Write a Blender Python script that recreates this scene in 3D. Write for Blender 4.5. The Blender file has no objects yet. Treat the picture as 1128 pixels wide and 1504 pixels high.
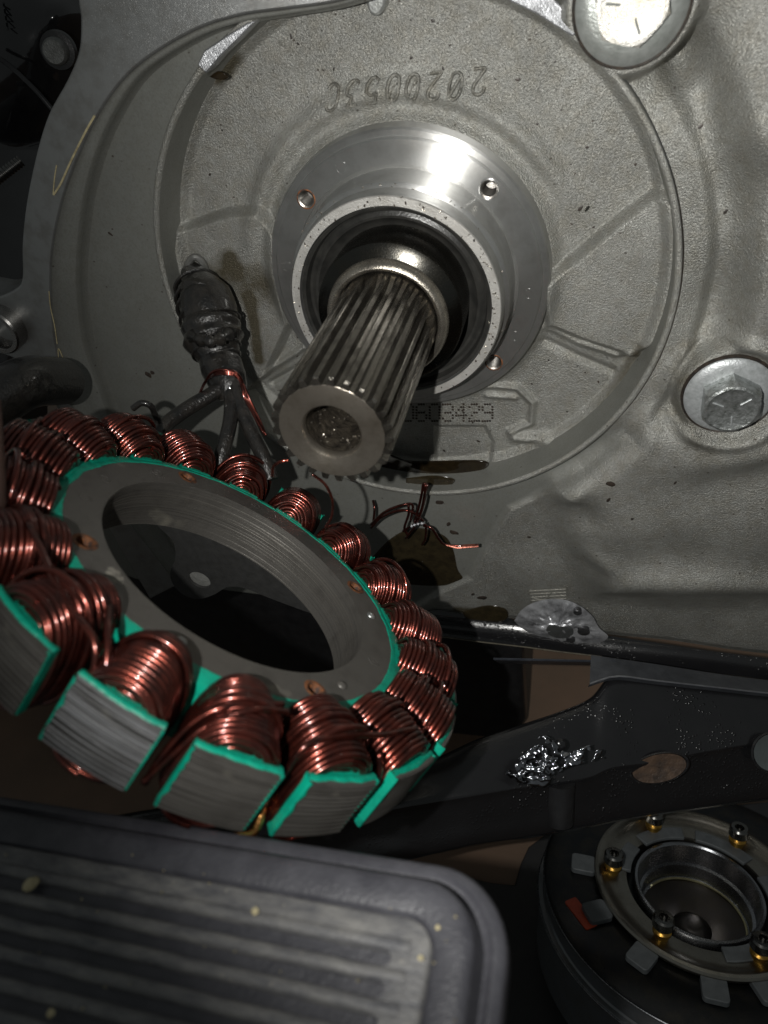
import bpy, bmesh, math, random
import numpy as np
from mathutils import Vector, Matrix, noise as mn
random.seed(7)
SC = bpy.context.scene
COL = SC.collection
# one Blender unit is one centimetre here: a close-up of machine parts
SC.unit_settings.system = 'METRIC'; SC.unit_settings.scale_length = 0.01; SC.unit_settings.length_unit = 'CENTIMETERS'

# ------------------------------------------------------------------ camera, world, lamp, exposure
CAM = Vector((6.7830, -13.8255, 9.4245))
RM = Matrix(((0.951115648, -0.308834945, 0.0), (0.232768686, 0.716855209, 0.657219407), (-0.202972320, -0.625091662, 0.753699311)))
FPX, CX, CY = 1050.0, 564.0, 752.0
cd = bpy.data.cameras.new('camera'); cam = bpy.data.objects.new('camera', cd); COL.objects.link(cam)
M3 = Matrix(((RM[0][0], RM[0][2], -RM[0][1]), (RM[1][0], RM[1][2], -RM[1][1]), (RM[2][0], RM[2][2], -RM[2][1])))
cam.matrix_world = Matrix.Translation(CAM) @ M3.to_4x4()
cd.sensor_fit = 'VERTICAL'; cd.sensor_height = 36.0; cd.lens = 36.0 * FPX / 1504.0
cd.clip_start = 0.5; cd.clip_end = 500
cd.dof.use_dof = True; cd.dof.focus_distance = 25.5; cd.dof.aperture_fstop = 0.17
SC.camera = cam
W = bpy.data.worlds.new('World'); SC.world = W; W.use_nodes = True
bg = W.node_tree.nodes['Background']; bg.inputs[0].default_value = (0.93, 1.0, 0.99, 1); bg.inputs[1].default_value = 0.085
def campt(px, py, depth):            # a place in front of the camera, by image position and distance
    return CAM + RM @ Vector(((px - CX) / FPX * depth, depth, (CY - py) / FPX * depth))
def at(px, py, y):                   # the place on the plane Y = y
    d = RM @ Vector(((px - CX) / FPX, 1.0, (CY - py) / FPX)); return CAM + d * ((y - CAM.y) / d.y)
def atz(px, py, z):
    d = RM @ Vector(((px - CX) / FPX, 1.0, (CY - py) / FPX)); return CAM + d * ((z - CAM.z) / d.z)
# the phone's LED beside its lens
ld = bpy.data.lights.new('phone_flash', 'SPOT'); lo = bpy.data.objects.new('phone_flash', ld); COL.objects.link(lo)
ld.energy = 22500; ld.shadow_soft_size = 0.16; ld.spot_size = math.radians(112); ld.spot_blend = 1.0; ld.color = (1.0, 0.985, 0.945)
lo.location = CAM + RM @ Vector((-2.75, 0.0, 0.1))
tgt = campt(985, 490, 27)
lo.rotation_euler = (tgt - lo.location).to_track_quat('-Z', 'Y').to_euler()
SC.view_settings.view_transform = 'Standard'; SC.view_settings.look = 'None'
SC.view_settings.exposure = 0.15; SC.view_settings.gamma = 1

# ------------------------------------------------------------------ helpers
def tag(o, label=None, cat=None, group=None, kind=None):
    if label: o['label'] = label
    if cat: o['category'] = cat
    if group: o['group'] = group
    if kind: o['kind'] = kind
    return o
def empty(name, mw, label=None, cat=None, group=None, kind=None):
    o = bpy.data.objects.new(name, None); o.empty_display_size = 0.5
    o.matrix_world = mw if isinstance(mw, Matrix) else Matrix.Translation(mw)
    COL.objects.link(o); return tag(o, label, cat, group, kind)

class MB:
    def __init__(s): s.v = []; s.f = []; s.at = {}
    def add(s, vs, fs):
        b = len(s.v); s.v += [tuple(p) for p in vs]; s.f += [tuple(i + b for i in q) for q in fs]; return b
    def mesh(s, name, smooth=35):
        me = bpy.data.meshes.new(name); me.from_pydata(s.v, [], s.f); me.update()
        bm = bmesh.new(); bm.from_mesh(me); bmesh.ops.recalc_face_normals(bm, faces=bm.faces); bm.to_mesh(me); bm.free()
        if smooth is not None:
            me.polygons.foreach_set('use_smooth', [True] * len(me.polygons))
            if smooth < 180: me.set_sharp_from_angle(angle=math.radians(smooth))
        return me
    def build(s, name, mat, parent=None, smooth=35, loc=None, bevel=0, kind=None, recalc=True):
        me = s.mesh(name, smooth); me.materials.append(mat)
        o = bpy.data.objects.new(name, me); COL.objects.link(o)
        if parent: o.parent = parent
        if loc is not None: o.location = loc
        if bevel:
            m = o.modifiers.new('bevel', 'BEVEL'); m.width = bevel; m.segments = 2; m.limit_method = 'ANGLE'; m.angle_limit = math.radians(40); m.harden_normals = False
        if kind: o['kind'] = kind
        return o
def frame_from(ax, hint=Vector((0, 0, 1))):
    ax = ax.normalized()
    if abs(ax.dot(hint)) > .95: hint = Vector((1, 0, 0))
    a = ax.cross(hint).normalized(); return a, ax.cross(a).normalized()
def tube(mb, pts, r, seg=8, closed=False, cap=True, flat=1.0):
    pts = [Vector(p) for p in pts]; n = len(pts); rs = r if hasattr(r, '__len__') else [r] * n
    ring = []; a = None
    for i, p in enumerate(pts):
        if closed: t = pts[(i + 1) % n] - pts[i - 1]
        else: t = pts[min(i + 1, n - 1)] - pts[max(i - 1, 0)]
        if t.length < 1e-9: t = Vector((0, 0, 1))
        t.normalize()
        if a is None: a, _ = frame_from(t)
        a = (a - t * a.dot(t)); a.normalize(); b = t.cross(a)
        ring.append([p + (a * math.cos(k * 2 * math.pi / seg) + b * math.sin(k * 2 * math.pi / seg) * flat) * rs[i] for k in range(seg)])
    base = len(mb.v); mb.v += [tuple(q) for R in ring for q in R]
    m = n if closed else n - 1
    for i in range(m):
        j = (i + 1) % n
        for k in range(seg):
            l = (k + 1) % seg; mb.f.append((base + i * seg + k, base + j * seg + k, base + j * seg + l, base + i * seg + l))
    if cap and not closed:
        mb.f.append(tuple(base + k for k in range(seg))[::-1]); mb.f.append(tuple(base + (n - 1) * seg + k for k in range(seg)))
def spline(P, n=8):
    P = [Vector(p) for p in P]; out = []
    Q = [P[0] * 2 - P[1]] + P + [P[-1] * 2 - P[-2]]
    for i in range(1, len(Q) - 2):
        for k in range(n):
            t = k / n; a, b, c, d = Q[i - 1], Q[i], Q[i + 1], Q[i + 2]
            out.append(0.5 * ((2 * b) + (c - a) * t + (2 * a - 5 * b + 4 * c - d) * t * t + (3 * b - a - 3 * c + d) * t ** 3))
    out.append(P[-1]); return out
def lathe(mb, prof, seg=128, closed=False, A=None, a0=0, a1=2 * math.pi):
    """prof: (radius, axial). axis = local Y unless A maps (x,h,z)"""
    A = A or (lambda x, h, z: (x, h, z))
    full = abs(a1 - a0 - 2 * math.pi) < 1e-6; n = seg if full else seg + 1; m = len(prof); base = len(mb.v)
    for k in range(n):
        t = a0 + (a1 - a0) * k / seg
        for r, h in prof: mb.v.append(A(r * math.cos(t), h, r * math.sin(t)))
    for k in range(seg):
        l = (k + 1) % n
        for i in range(m if closed else m - 1):
            j = (i + 1) % m; mb.f.append((base + k * m + i, base + k * m + j, base + l * m + j, base + l * m + i))
def ZA(x, h, z): return (x, z, h)      # lathe about local Z
def prism(mb, poly, h0, h1, A=lambda x, y, h: (x, h, y)):
    """poly in plane, extruded h0..h1 (default: along Y)"""
    n = len(poly); b = len(mb.v)
    mb.v += [A(p[0], p[1], h0) for p in poly] + [A(p[0], p[1], h1) for p in poly]
    mb.f.append(tuple(range(b, b + n))); mb.f.append(tuple(range(b + 2 * n - 1, b + n - 1, -1)))
    for i in range(n):
        j = (i + 1) % n; mb.f.append((b + i, b + n + i, b + n + j, b + j))
def box(mb, c, s, M=None):
    vs = [Vector((c[0] + dx * s[0] / 2, c[1] + dy * s[1] / 2, c[2] + dz * s[2] / 2)) for dx in (-1, 1) for dy in (-1, 1) for dz in (-1, 1)]
    if M: vs = [M @ v for v in vs]
    mb.add(vs, [(0, 1, 3, 2), (4, 6, 7, 5), (0, 4, 5, 1), (2, 3, 7, 6), (0, 2, 6, 4), (1, 5, 7, 3)])
def carve(o, cutters):               # cut real holes, keep only the result
    for c in cutters:
        m = o.modifiers.new('cut', 'BOOLEAN'); m.operation = 'DIFFERENCE'; m.solver = 'EXACT'; m.object = c
    dg = bpy.context.evaluated_depsgraph_get(); dg.update()
    me = bpy.data.meshes.new_from_object(o.evaluated_get(dg)); o.modifiers.clear(); o.data = me
    for c in cutters: bpy.data.objects.remove(c)
    me.polygons.foreach_set('use_smooth', [True] * len(me.polygons)); me.set_sharp_from_angle(angle=math.radians(30))

# ------------------------------------------------------------------ materials
class NT:
    def __init__(s, name):
        s.m = bpy.data.materials.new(name); s.m.use_nodes = True; s.t = s.m.node_tree; s.n = s.t.nodes; s.p = s.n['Principled BSDF']
        s.co = s.n.new('ShaderNodeTexCoord').outputs['Object']; s.h = None
    def new(s, ty, **k):
        x = s.n.new(ty)
        for a, b in k.items(): setattr(x, a, b)
        return x
    def link(s, a, b): s.t.links.new(a, b)
    def noise(s, scale, detail=4, rough=.5, vec=None, dist=0):
        x = s.new('ShaderNodeTexNoise'); x.inputs['Scale'].default_value = scale; x.inputs['Detail'].default_value = detail
        x.inputs['Roughness'].default_value = rough; x.inputs['Distortion'].default_value = dist; s.link(vec or s.co, x.inputs['Vector']); return x.outputs['Fac']
    def voro(s, scale, vec=None, feat='F1'):
        x = s.new('ShaderNodeTexVoronoi'); x.feature = feat; x.inputs['Scale'].default_value = scale; s.link(vec or s.co, x.inputs['Vector']); return x.outputs['Distance']
    def ramp(s, f, stops):
        x = s.new('ShaderNodeValToRGB'); e = x.color_ramp.elements
        while len(e) < len(stops): e.new(.5)
        for i, (p, c) in enumerate(stops):
            e[i].position = p; e[i].color = (c if hasattr(c, '__len__') else (c, c, c)) + (1,) if (not hasattr(c, '__len__') or len(c) == 3) else c
        s.link(f, x.inputs[0]); return x.outputs[0]
    def mix(s, f, a, b):
        x = s.new('ShaderNodeMix', data_type='RGBA')
        for sock, v in ((x.inputs[0], f), (x.inputs[6], a), (x.inputs[7], b)):
            if isinstance(v, (int, float)): sock.default_value = v
            elif isinstance(v, tuple): sock.default_value = v + (1,)
            else: s.link(v, sock)
        return x.outputs[2]
    def math(s, op, a, b=0, c=0):
        x = s.new('ShaderNodeMath', operation=op)
        for i, v in enumerate((a, b, c)):
            if isinstance(v, (int, float)): x.inputs[i].default_value = v
            else: s.link(v, x.inputs[i])
        return x.outputs[0]
    def vscale(s, v):
        x = s.new('ShaderNodeMapping'); x.inputs['Scale'].default_value = v; s.link(s.co, x.inputs[0]); return x.outputs[0]
    def bump(s, h, dist, strength=1.0):
        x = s.new('ShaderNodeBump'); x.inputs['Distance'].default_value = dist
        if isinstance(strength, (int, float)): x.inputs['Strength'].default_value = strength
        else: s.link(strength, x.inputs['Strength'])
        s.link(h, x.inputs['Height'])
        if s.h: s.link(s.h, x.inputs['Normal'])
        s.h = x.outputs[0]; s.link(s.h, s.p.inputs['Normal'])
    def set(s, **k):
        for a, b in k.items():
            i = s.p.inputs[{'base': 'Base Color', 'rough': 'Roughness', 'metal': 'Metallic', 'coat': 'Coat Weight', 'coatr': 'Coat Roughness', 'spec': 'Specular IOR Level', 'aniso': 'Anisotropic', 'alpha': 'Alpha', 'tr': 'Transmission Weight', 'ior': 'IOR'}[a]]
            if isinstance(b, (int, float)): i.default_value = b
            elif isinstance(b, tuple): i.default_value = b + (1,)
            else: s.link(b, i)
        return s
    def radial_tangent(s, axis):
        x = s.new('ShaderNodeTangent', direction_type='RADIAL', axis=axis); s.link(x.outputs[0], s.p.inputs['Tangent'])
    def attr(s, name):
        x = s.new('ShaderNodeAttribute', attribute_name=name); return x.outputs['Fac']

def m_cast():
    t = NT('cast_aluminium')
    n1 = t.noise(21, 2, .6); n2 = t.noise(.55, 5, .6); n3 = t.noise(2.6, 4, .6); st = t.attr('stain'); rg = t.attr('grain')
    v = t.voro(17)
    base = t.mix(t.ramp(n2, [(.35, 0.0), (.7, 1.0)]), (.285, .285, .265), (.40, .40, .375))
    base = t.mix(t.math('MULTIPLY', t.ramp(n3, [(.42, 0.0), (.68, 1.0)]), .42), base, (.27, .25, .20))
    base = t.mix(t.math('MULTIPLY', t.math('SUBTRACT', 1.0, rg), .75), base, (.175, .18, .165))
    base = t.mix(t.math('MULTIPLY', t.ramp(t.noise(15, 2, .7), [(.36, 1.0), (.52, 0.0)]), .30), base, (.13, .125, .105))
    pits = t.ramp(t.voro(1.5, t.vscale((1, 1, 1.3))), [(.045, 1.0), (.075, 0.0)])
    base = t.mix(t.math('MULTIPLY', pits, .8), base, (.06, .045, .035))
    sw = t.ramp(t.math('MULTIPLY', st, t.math('ADD', .45, n3)), [(.12, 0.0), (.6, 1.0)])
    base = t.mix(t.math('MULTIPLY', sw, .85), base, (.07, .055, .025))
    t.set(base=base, metal=t.math('MULTIPLY_ADD', rg, .25, .35), rough=t.ramp(n1, [(.3, .30), (.75, .52)]), spec=.5)
    gs = t.math('MULTIPLY_ADD', rg, .86, .14)
    t.bump(n3, .03, .25); t.bump(v, .009, t.math('MULTIPLY', gs, .8)); t.bump(n1, .042, gs); t.bump(t.noise(34, 2, .5), .018, gs); t.bump(t.noise(60, 2, .6), .006, gs)
    return t.m
def m_metal(name, col, rough, grain=0.003, dirt=.35, axis=None, aniso=0, scratch=True, dirtcol=(.12, .10, .07), metal=1.0, vs=(1, 1, 1)):
    t = NT(name); n = t.noise(1.3, 5, .65); f = t.noise(22, 3, .6, t.vscale(vs))
    base = t.mix(t.math('MULTIPLY', t.ramp(n, [(.45, 0.0), (.75, 1.0)]), dirt), col, dirtcol)
    r = t.math('MULTIPLY_ADD', f, .22, rough - .08)
    t.set(base=base, metal=metal, rough=r, aniso=aniso)
    if axis: t.radial_tangent(axis); t.p.inputs['Anisotropic Rotation'].default_value = .25
    if scratch: t.bump(f, grain)
    return t
def m_turned(name, col, rough, dirt=.3, metal=1.0, aniso=.6):     # lathe-turned about local Y: concentric tool marks
    t = m_metal(name, col, rough, dirt=dirt, axis='Y', aniso=aniso, grain=.0004, metal=metal)
    s = t.new('ShaderNodeSeparateXYZ'); t.link(t.co, s.inputs[0])
    rr = t.math('SQRT', t.math('ADD', t.math('MULTIPLY', s.outputs[0], s.outputs[0]), t.math('MULTIPLY', s.outputs[2], s.outputs[2])))
    c = t.new('ShaderNodeCombineXYZ'); t.link(rr, c.inputs[0]); t.link(s.outputs[1], c.inputs[1])
    x = t.new('ShaderNodeTexNoise'); x.inputs['Scale'].default_value = 26; x.inputs['Detail'].default_value = 3; t.link(c.outputs[0], x.inputs['Vector'])
    t.bump(x.outputs['Fac'], .0018, .5)
    return t.m
def m_copper():
    t = NT('enamelled_copper'); n = t.noise(3.0, 4, .6); oi = t.new('ShaderNodeObjectInfo').outputs['Random']
    base = t.mix(t.ramp(n, [(.38, 0.0), (.66, 1.0)]), (.175, .038, .024), (.042, .015, .012))
    base = t.mix(t.math('MULTIPLY', oi, .35), base, (.13, .032, .026))
    t.set(base=base, metal=.9, rough=.24, coat=.8, coatr=.09); t.bump(t.noise(30, 2), .004); return t.m
def m_green():
    t = NT('green_epoxy'); n = t.noise(2.2, 4, .6)
    base = t.mix(t.ramp(n, [(.45, 0.0), (.72, 1.0)]), (.0, .27, .175), (.0, .14, .095))
    t.set(base=base, rough=.42, spec=.5); t.bump(t.noise(9, 3), .03, .6); return t.m
def m_plain(name, a, b, rough, metal=0.0, sc=2.0, bump=.01, bsc=14, coat=0.0, **k):
    t = NT(name); n = t.noise(sc, 5, .62)
    t.set(base=t.mix(t.ramp(n, [(.35, 0.0), (.7, 1.0)]), a, b), rough=rough, metal=metal, coat=coat, **k)
    if bump: t.bump(t.noise(bsc, 3, .6), bump, .8)
    return t.m
def m_laminate(name, col, dirtcol=(.05, .045, .04), bands=0.0, bright=(.30, .30, .30)):
    t = NT(name); n = t.noise(1.6, 5, .65); f = t.noise(20, 3)
    base = t.mix(t.ramp(n, [(.5, 0.0), (.75, .55)]), col, dirtcol)
    if bands:                        # each plate of the stack has its own tone and wear
        bz = t.noise(1.0, 2, .7, t.vscale((.12, .2, 34))); base = t.mix(t.math('MULTIPLY', t.ramp(bz, [(.46, 0.0), (.62, 1.0)]), bands), base, bright)
        base = t.mix(t.math('MULTIPLY', t.ramp(bz, [(.36, 1.0), (.46, 0.0)]), min(1, bands * 1.5)), base, (.03, .028, .026)); t.bump(bz, .05, .6)
    sp = t.ramp(t.noise(.55, 3, .6), [(.62, 0.0), (.72, 1.0)])
    base = t.mix(t.math('MULTIPLY', sp, .5), base, (.33, .31, .25))
    t.set(base=base, metal=.5, rough=t.math('MULTIPLY_ADD', f, .2, .36)); t.bump(f, .008); return t.m
def m_rust():
    t = NT('rusty_steel'); n = t.noise(5, 5, .7)
    t.set(base=t.mix(t.ramp(n, [(.4, 0.0), (.6, 1.0)]), (.05, .035, .03), (.27, .10, .035)), metal=.4, rough=.6); t.bump(n, .05, .8); return t.m
def m_blackpaint():
    t = NT('wet_black_paint'); n = t.noise(1.0, 4, .6)
    drops = t.ramp(t.voro(7.0, t.vscale((1, 1, 1))), [(.12, 1.0), (.34, 0.0)])
    mask = t.ramp(t.noise(.38, 3, .6), [(.50, 0.0), (.62, 1.0)])
    t.set(base=t.mix(n, (.007, .007, .008), (.013, .013, .014)), rough=.20, spec=.5, coat=.4, coatr=.12)
    t.bump(t.math('MULTIPLY', drops, mask), .045, .8); t.bump(t.noise(16, 3, .6), .006); return t.m
def m_pedal():
    t = NT('worn_pedal_rubber'); s = t.new('ShaderNodeSeparateXYZ'); t.link(t.co, s.inputs[0])
    n = t.noise(.9, 5, .65); n2 = t.noise(3.5, 5, .7, t.vscale((.35, 1, 1)))
    base = t.mix(t.ramp(n2, [(.35, 0.0), (.68, 1.0)]), (.085, .086, .094), (.22, .215, .205))
    sp = t.ramp(t.voro(2.3), [(.05, 1.0), (.08, 0.0)])
    base = t.mix(t.math('MULTIPLY', sp, .5), base, (.30, .28, .24))
    t.set(base=base, rough=.48, spec=.6); t.bump(n2, .06, .5); t.bump(t.noise(20, 3), .01); return t.m

CAST = m_cast()
TURN = m_turned('turned_aluminium', (.66, .66, .645), .34, .25, metal=.92, aniso=.97)
LAND = m_metal('nicked_land_steel', (.50, .49, .465), .42, .014, .4, metal=.5).m
FACEM = m_turned('turned_shaft_face', (.30, .27, .23), .28, .6, metal=.88, aniso=.5)
SPL = m_metal('oily_spline_steel', (.23, .215, .19), .20, .014, .95, vs=(1, .12, 1), dirtcol=(.04, .034, .028), metal=.95).m
WASH = m_metal('scored_washer_steel', (.42, .385, .33), .25, .012, .6, metal=.9, dirtcol=(.05, .045, .04)).m
DKST = m_metal('dark_oily_steel', (.16, .16, .155), .22, .003, .4).m
GASK = m_metal('milled_gasket_face', (.34, .345, .34), .33, .006, .45, vs=(3, 1, .4), metal=.72).m
CUT = m_metal('fresh_cut_aluminium', (.50, .51, .53), .32, .03, .5, vs=(1.5, 1, .2), metal=.8, dirtcol=(.08, .08, .085)).m
ZINC = m_plain('zinc_plated_steel', (.52, .54, .54), (.20, .215, .20), .34, .8, 5.0, .03, 12)
BRT = m_metal('bright_plated_steel', (.92, .90, .84), .30, .03, .5, dirtcol=(.62, .42, .10), metal=.45).m
COP = m_copper(); GRN = m_green(); LAM = m_laminate('stator_steel', (.105, .099, .090)); LAMB = m_laminate('oiled_bore_steel', (.10, .094, .084), bands=.35, bright=(.20, .185, .16))
RUST = m_rust(); RUB = m_plain('black_rubber', (.008, .008, .008), (.024, .021, .018), .30, 0, 2.5, .05, 9, .6)
SEALM = m_plain('black_seal_rubber', (.018, .018, .017), (.035, .034, .031), .28, 0, 2.0, .01, 14)
OIL = m_plain('dark_engine_oil', (.010, .007, .004), (.022, .015, .007), .08, 0, 2, 0)
OIL_SHADE = m_plain('brown_oil_with_shade', (.018, .014, .008), (.034, .026, .013), .15, 0, 3, 0)  # brown oil, darkened to carry the stator's shadow as well
DIRT = m_plain('black_grit', (.012, .010, .009), (.05, .035, .025), .5, 0, 5, 0)
BLK = m_blackpaint(); BLKP = m_plain('black_plastic', (.012, .012, .013), (.022, .022, .023), .33, 0, 1.5, .01, 12)
GLOSS = m_plain('glossy_black_cover', (.008, .008, .009), (.013, .013, .014), .12, 0, 1, .004, 6, .5)
PED = m_pedal(); PEDF = m_plain('dark_pedal_frame_rubber', (.042, .042, .050), (.070, .070, .080), .42, 0, 1.5, .02, 14)
HUBS = m_metal('dull_hub_steel', (.30, .285, .25), .28, .003, .45).m
HUBA = m_metal('hub_bearing_steel', (.30, .31, .33), .24, .003, .3, axis='Y', aniso=.6).m
PLAT = m_plain('pale_friction_tab', (.11, .12, .125), (.07, .078, .082), .5, 0, 2, .01)
BRASS = m_plain('brass_screw_shank', (.62, .38, .08), (.40, .22, .05), .3, 1.0, 3, .01)
REDM = m_plain('red_paint', (.55, .08, .03), (.40, .05, .02), .45, 0, 3, .01)
WOOD = m_plain('brown_floor_board', (.17, .105, .068), (.11, .075, .05), .6, 0, .12, .02, 1.2)
CRUMB = m_plain('pale_grit', (.55, .48, .30), (.42, .36, .2), .7, 0, 6, .02)

# ================================================================== ENGINE CASE
case = empty('engine_case', Vector((0, 0, 0)), 'grey cast aluminium engine case with a round stator pocket, machined rim and bearing boss', 'engine case')
def XZ(pts, y): return [(v.x, v.z) for v in (at(p[0], p[1], y) for p in pts)]
def seg_dist(X, Z, a, b):
    ax, az = a; bx, bz = b; dx, dz = bx - ax, bz - az; L = dx * dx + dz * dz + 1e-12
    t = np.clip(((X - ax) * dx + (Z - az) * dz) / L, 0, 1); return np.hypot(X - ax - t * dx, Z - az - t * dz), t
def poly_sd(X, Z, P):
    d = np.full(X.shape, 1e9); ins = np.zeros(X.shape, bool)
    for i in range(len(P)):
        a, b = P[i], P[(i + 1) % len(P)]; d = np.minimum(d, seg_dist(X, Z, a, b)[0])
        c = ((a[1] > Z) != (b[1] > Z)) & (X < (b[0] - a[0]) * (Z - a[1]) / (b[1] - a[1] + 1e-12) + a[0]); ins ^= c
    return np.where(ins, d, -d)      # positive inside
def sst(x): x = np.clip(x, 0, 1); return x * x * (3 - 2 * x)
def line_d(X, Z, P):
    d = np.full(X.shape, 1e9)
    for a, b in zip(P[:-1], P[1:]): d = np.minimum(d, seg_dist(X, Z, a, b)[0])
    return d
def grid_mesh(name, X, Y, Z, mat, parent, attrs, wrap):
    na, nr = X.shape; me = bpy.data.meshes.new(name)
    co = np.stack([X, Y, Z], -1).reshape(-1, 3); idx = np.arange(na * nr).reshape(na, nr)
    j = np.roll(idx, -1, 0) if wrap else idx[1:]; i0 = idx if wrap else idx[:-1]
    f = np.stack([i0[:, :-1], i0[:, 1:], j[:, 1:], j[:, :-1]], -1).reshape(-1, 4)
    me.vertices.add(len(co)); me.vertices.foreach_set('co', co.ravel()); me.loops.add(f.size); me.loops.foreach_set('vertex_index', f.ravel())
    me.polygons.add(len(f)); me.polygons.foreach_set('loop_start', np.arange(0, f.size, 4)); me.polygons.foreach_set('loop_total', np.full(len(f), 4))
    me.update(); me.polygons.foreach_set('use_smooth', [True] * len(f))
    for k, v in attrs.items():
        a = me.attributes.new(k, 'FLOAT', 'POINT'); a.data.foreach_set('value', v.astype(np.float32).ravel())
    me.materials.append(mat); o = bpy.data.objects.new(name, me); COL.objects.link(o); o.parent = parent; return o

# --- pocket floor
FY = 9.55
na, nr = 1500, 150
th = np.linspace(0, 2 * np.pi, na, endpoint=False)[:, None]; rr = np.linspace(4.72, 8.62, nr)[None, :]
X = rr * np.cos(th); Z = rr * np.sin(th); R = np.broadcast_to(rr, X.shape); TH = np.broadcast_to(th, X.shape)
Y = np.full(X.shape, FY)
Y -= .30 * sst((R - 8.0) / .40) ** 1 * 1.0                       # fillet up to the wall
Y -= .35 * np.exp(-((R - 4.7) / .35) ** 2)                       # fillet at the boss
def ridge(P, w, h, yp=FY):
    global Y
    Y = Y - h * np.exp(-(line_d(X, Z, XZ(P, yp)) / w) ** 2)
ridge([(803, 476), (850, 500), (905, 518), (935, 512)], .14, .16); ridge([(800, 500), (850, 524), (900, 545)], .14, -.12)
ridge([(712, 563), (760, 568), (783, 590), (780, 620), (750, 632)], .13, .18); ridge([(716, 580), (757, 583)], .12, .10)
ridge([(757, 640), (775, 642), (800, 640)], .22, .26)
ridge([(390, 545), (418, 528), (448, 508)], .13, .16); ridge([(400, 562), (425, 548), (452, 532)], .13, -.15)
Y += .16 * sst(poly_sd(X, Z, XZ([(640, 627), (712, 627), (724, 650), (720, 690), (640, 720)], FY)) / .25 + .5)
Y -= .46 * sst(poly_sd(X, Z, XZ([(268, 330), (298, 322), (340, 308), (385, 303), (415, 335), (430, 470), (395, 545), (330, 600), (240, 560)], FY)) / .34 + .5)
Y -= .50 * sst(poly_sd(X, Z, XZ([(800, 405), (850, 370), (905, 322), (968, 276), (1040, 300), (980, 480), (925, 515), (850, 490), (805, 470)], FY)) / .36 + .5)
Y -= .25 * np.exp(-((R - 5.6) / .35) ** 2) * sst((np.sin(TH) - .15) / .5)  # swell above the boss
stn = np.exp(-(line_d(X, Z, XZ([(372, 430), (380, 470), (386, 520)], FY)) / .22) ** 2) + .9 * np.exp(-(line_d(X, Z, XZ([(345, 372), (350, 385)], FY)) / .28) ** 2) + .55 * np.exp(-(line_d(X, Z, XZ([(340, 400), (390, 410)], FY)) / .8) ** 2)
stn += .5 * np.exp(-(line_d(X, Z, XZ([(820, 650), (870, 610), (910, 560), (940, 500)], FY)) / .25) ** 2) + .8 * np.exp(-(line_d(X, Z, XZ([(345, 80), (325, 110)], FY)) / .3) ** 2)
grid_mesh('pocket_floor', X, Y, Z, CAST, case, {'stain': np.clip(stn, 0, 1), 'grain': np.ones(X.shape)}, True)

# --- rim ring with its inner wall (smooth, darker) and rough crest
def lathe_attr(name, prof, grain, mat, parent, seg=360):
    na = seg; t = np.linspace(0, 2 * np.pi, na, endpoint=False)[:, None]; p = np.array(prof)
    return grid_mesh(name, p[None, :, 0] * np.cos(t), np.broadcast_to(p[None, :, 1], (na, len(p))).copy(), p[None, :, 0] * np.sin(t), mat, parent,
                     {'stain': np.zeros((na, len(p))), 'grain': np.broadcast_to(np.array(grain)[None, :], (na, len(p))).copy()}, True)
lathe_attr('pocket_wall', [(8.30, 9.36), (8.35, 9.15), (8.42, 8.6), (8.42, 8.1), (8.425, 7.94)], [.15, 0, 0, 0, .1], CAST, case)
lathe_attr('pocket_rim', [(8.425, 7.94), (8.46, 7.87), (8.50, 7.852), (8.59, 7.852), (8.62, 7.89), (8.635, 8.10), (8.635, 8.5)], [1, 1, 1, 1, .6, 0, 0], CAST, case)

# --- outer casting: polar sheet from the rim out to the outline of the case
outline_px = [(640, 903), (700, 910), (760, 915), (800, 921), (880, 935), (960, 945), (1050, 957), (1140, 968), (1400, 1000)]
lower = XZ(outline_px, 7.95)
left = [(-24, -9), (-24, 14), (-10, 17), (18, 14), (24, 4)]
lmid = [at(px_, py_, 8.3) for px_, py_ in ((-60, 700), (110, 700), (92, 620), (70, 560), (60, 500), (56, 400), (62, 320), (85, 235), (120, 165), (160, 110), (215, 60), (300, 5), (420, -40), (600, -80), (900, -200), (1300, -400))]
B = [(v.x, v.z) for v in lmid] + [(24, 4)] + [lower[-1]] + lower[::-1][1:] + XZ([(560, 893), (400, 875), (200, 850), (60, 800)], 8.3)
na, nr = 1800, 170
th = np.linspace(0, 2 * np.pi, na, endpoint=False)
rmax = np.full(na, 26.0)
for i in range(len(B)):
    a, b = np.array(B[i]), np.array(B[(i + 1) % len(B)]); e = b - a
    for k, t in enumerate(th):
        d = np.array((math.cos(t), math.sin(t))); den = d[0] * e[1] - d[1] * e[0]
        if abs(den) < 1e-9: continue
        s_ = (a[0] * e[1] - a[1] * e[0]) / den; u_ = (a[0] * d[1] - a[1] * d[0]) / den
        if s_ > 0 and -1e-6 <= u_ <= 1 + 1e-6: rmax[k] = min(rmax[k], s_)
s = np.linspace(0, 1, nr) ** 1.15
R = 8.66 + (rmax[:, None] - 8.66) * s[None, :]; TH = np.broadcast_to(th[:, None], R.shape)
X = R * np.cos(TH); Z = R * np.sin(TH)
Y = np.full(X.shape, 8.30)
PY = 8.1
right0 = sst((np.cos(TH - math.radians(8)) - .70) / .14)
A = XZ([(778, 736), (748, 750), (722, 790), (690, 851), (650, 868), (590, 905), (560, 1100), (1500, 1300), (1900, 600), (1900, -300), (1200, -300), (960, -40), (900, 60), (960, 140), (1010, 240), (1035, 330), (1035, 400), (1015, 480), (985, 560), (930, 636), (862, 690), (810, 714)], PY)
sA = sst(poly_sd(X, Z, A) / .36 + .5) * (1 - right0 * (1 - sst((R - 10.1) / .8))); Y -= .19 * sA
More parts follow.
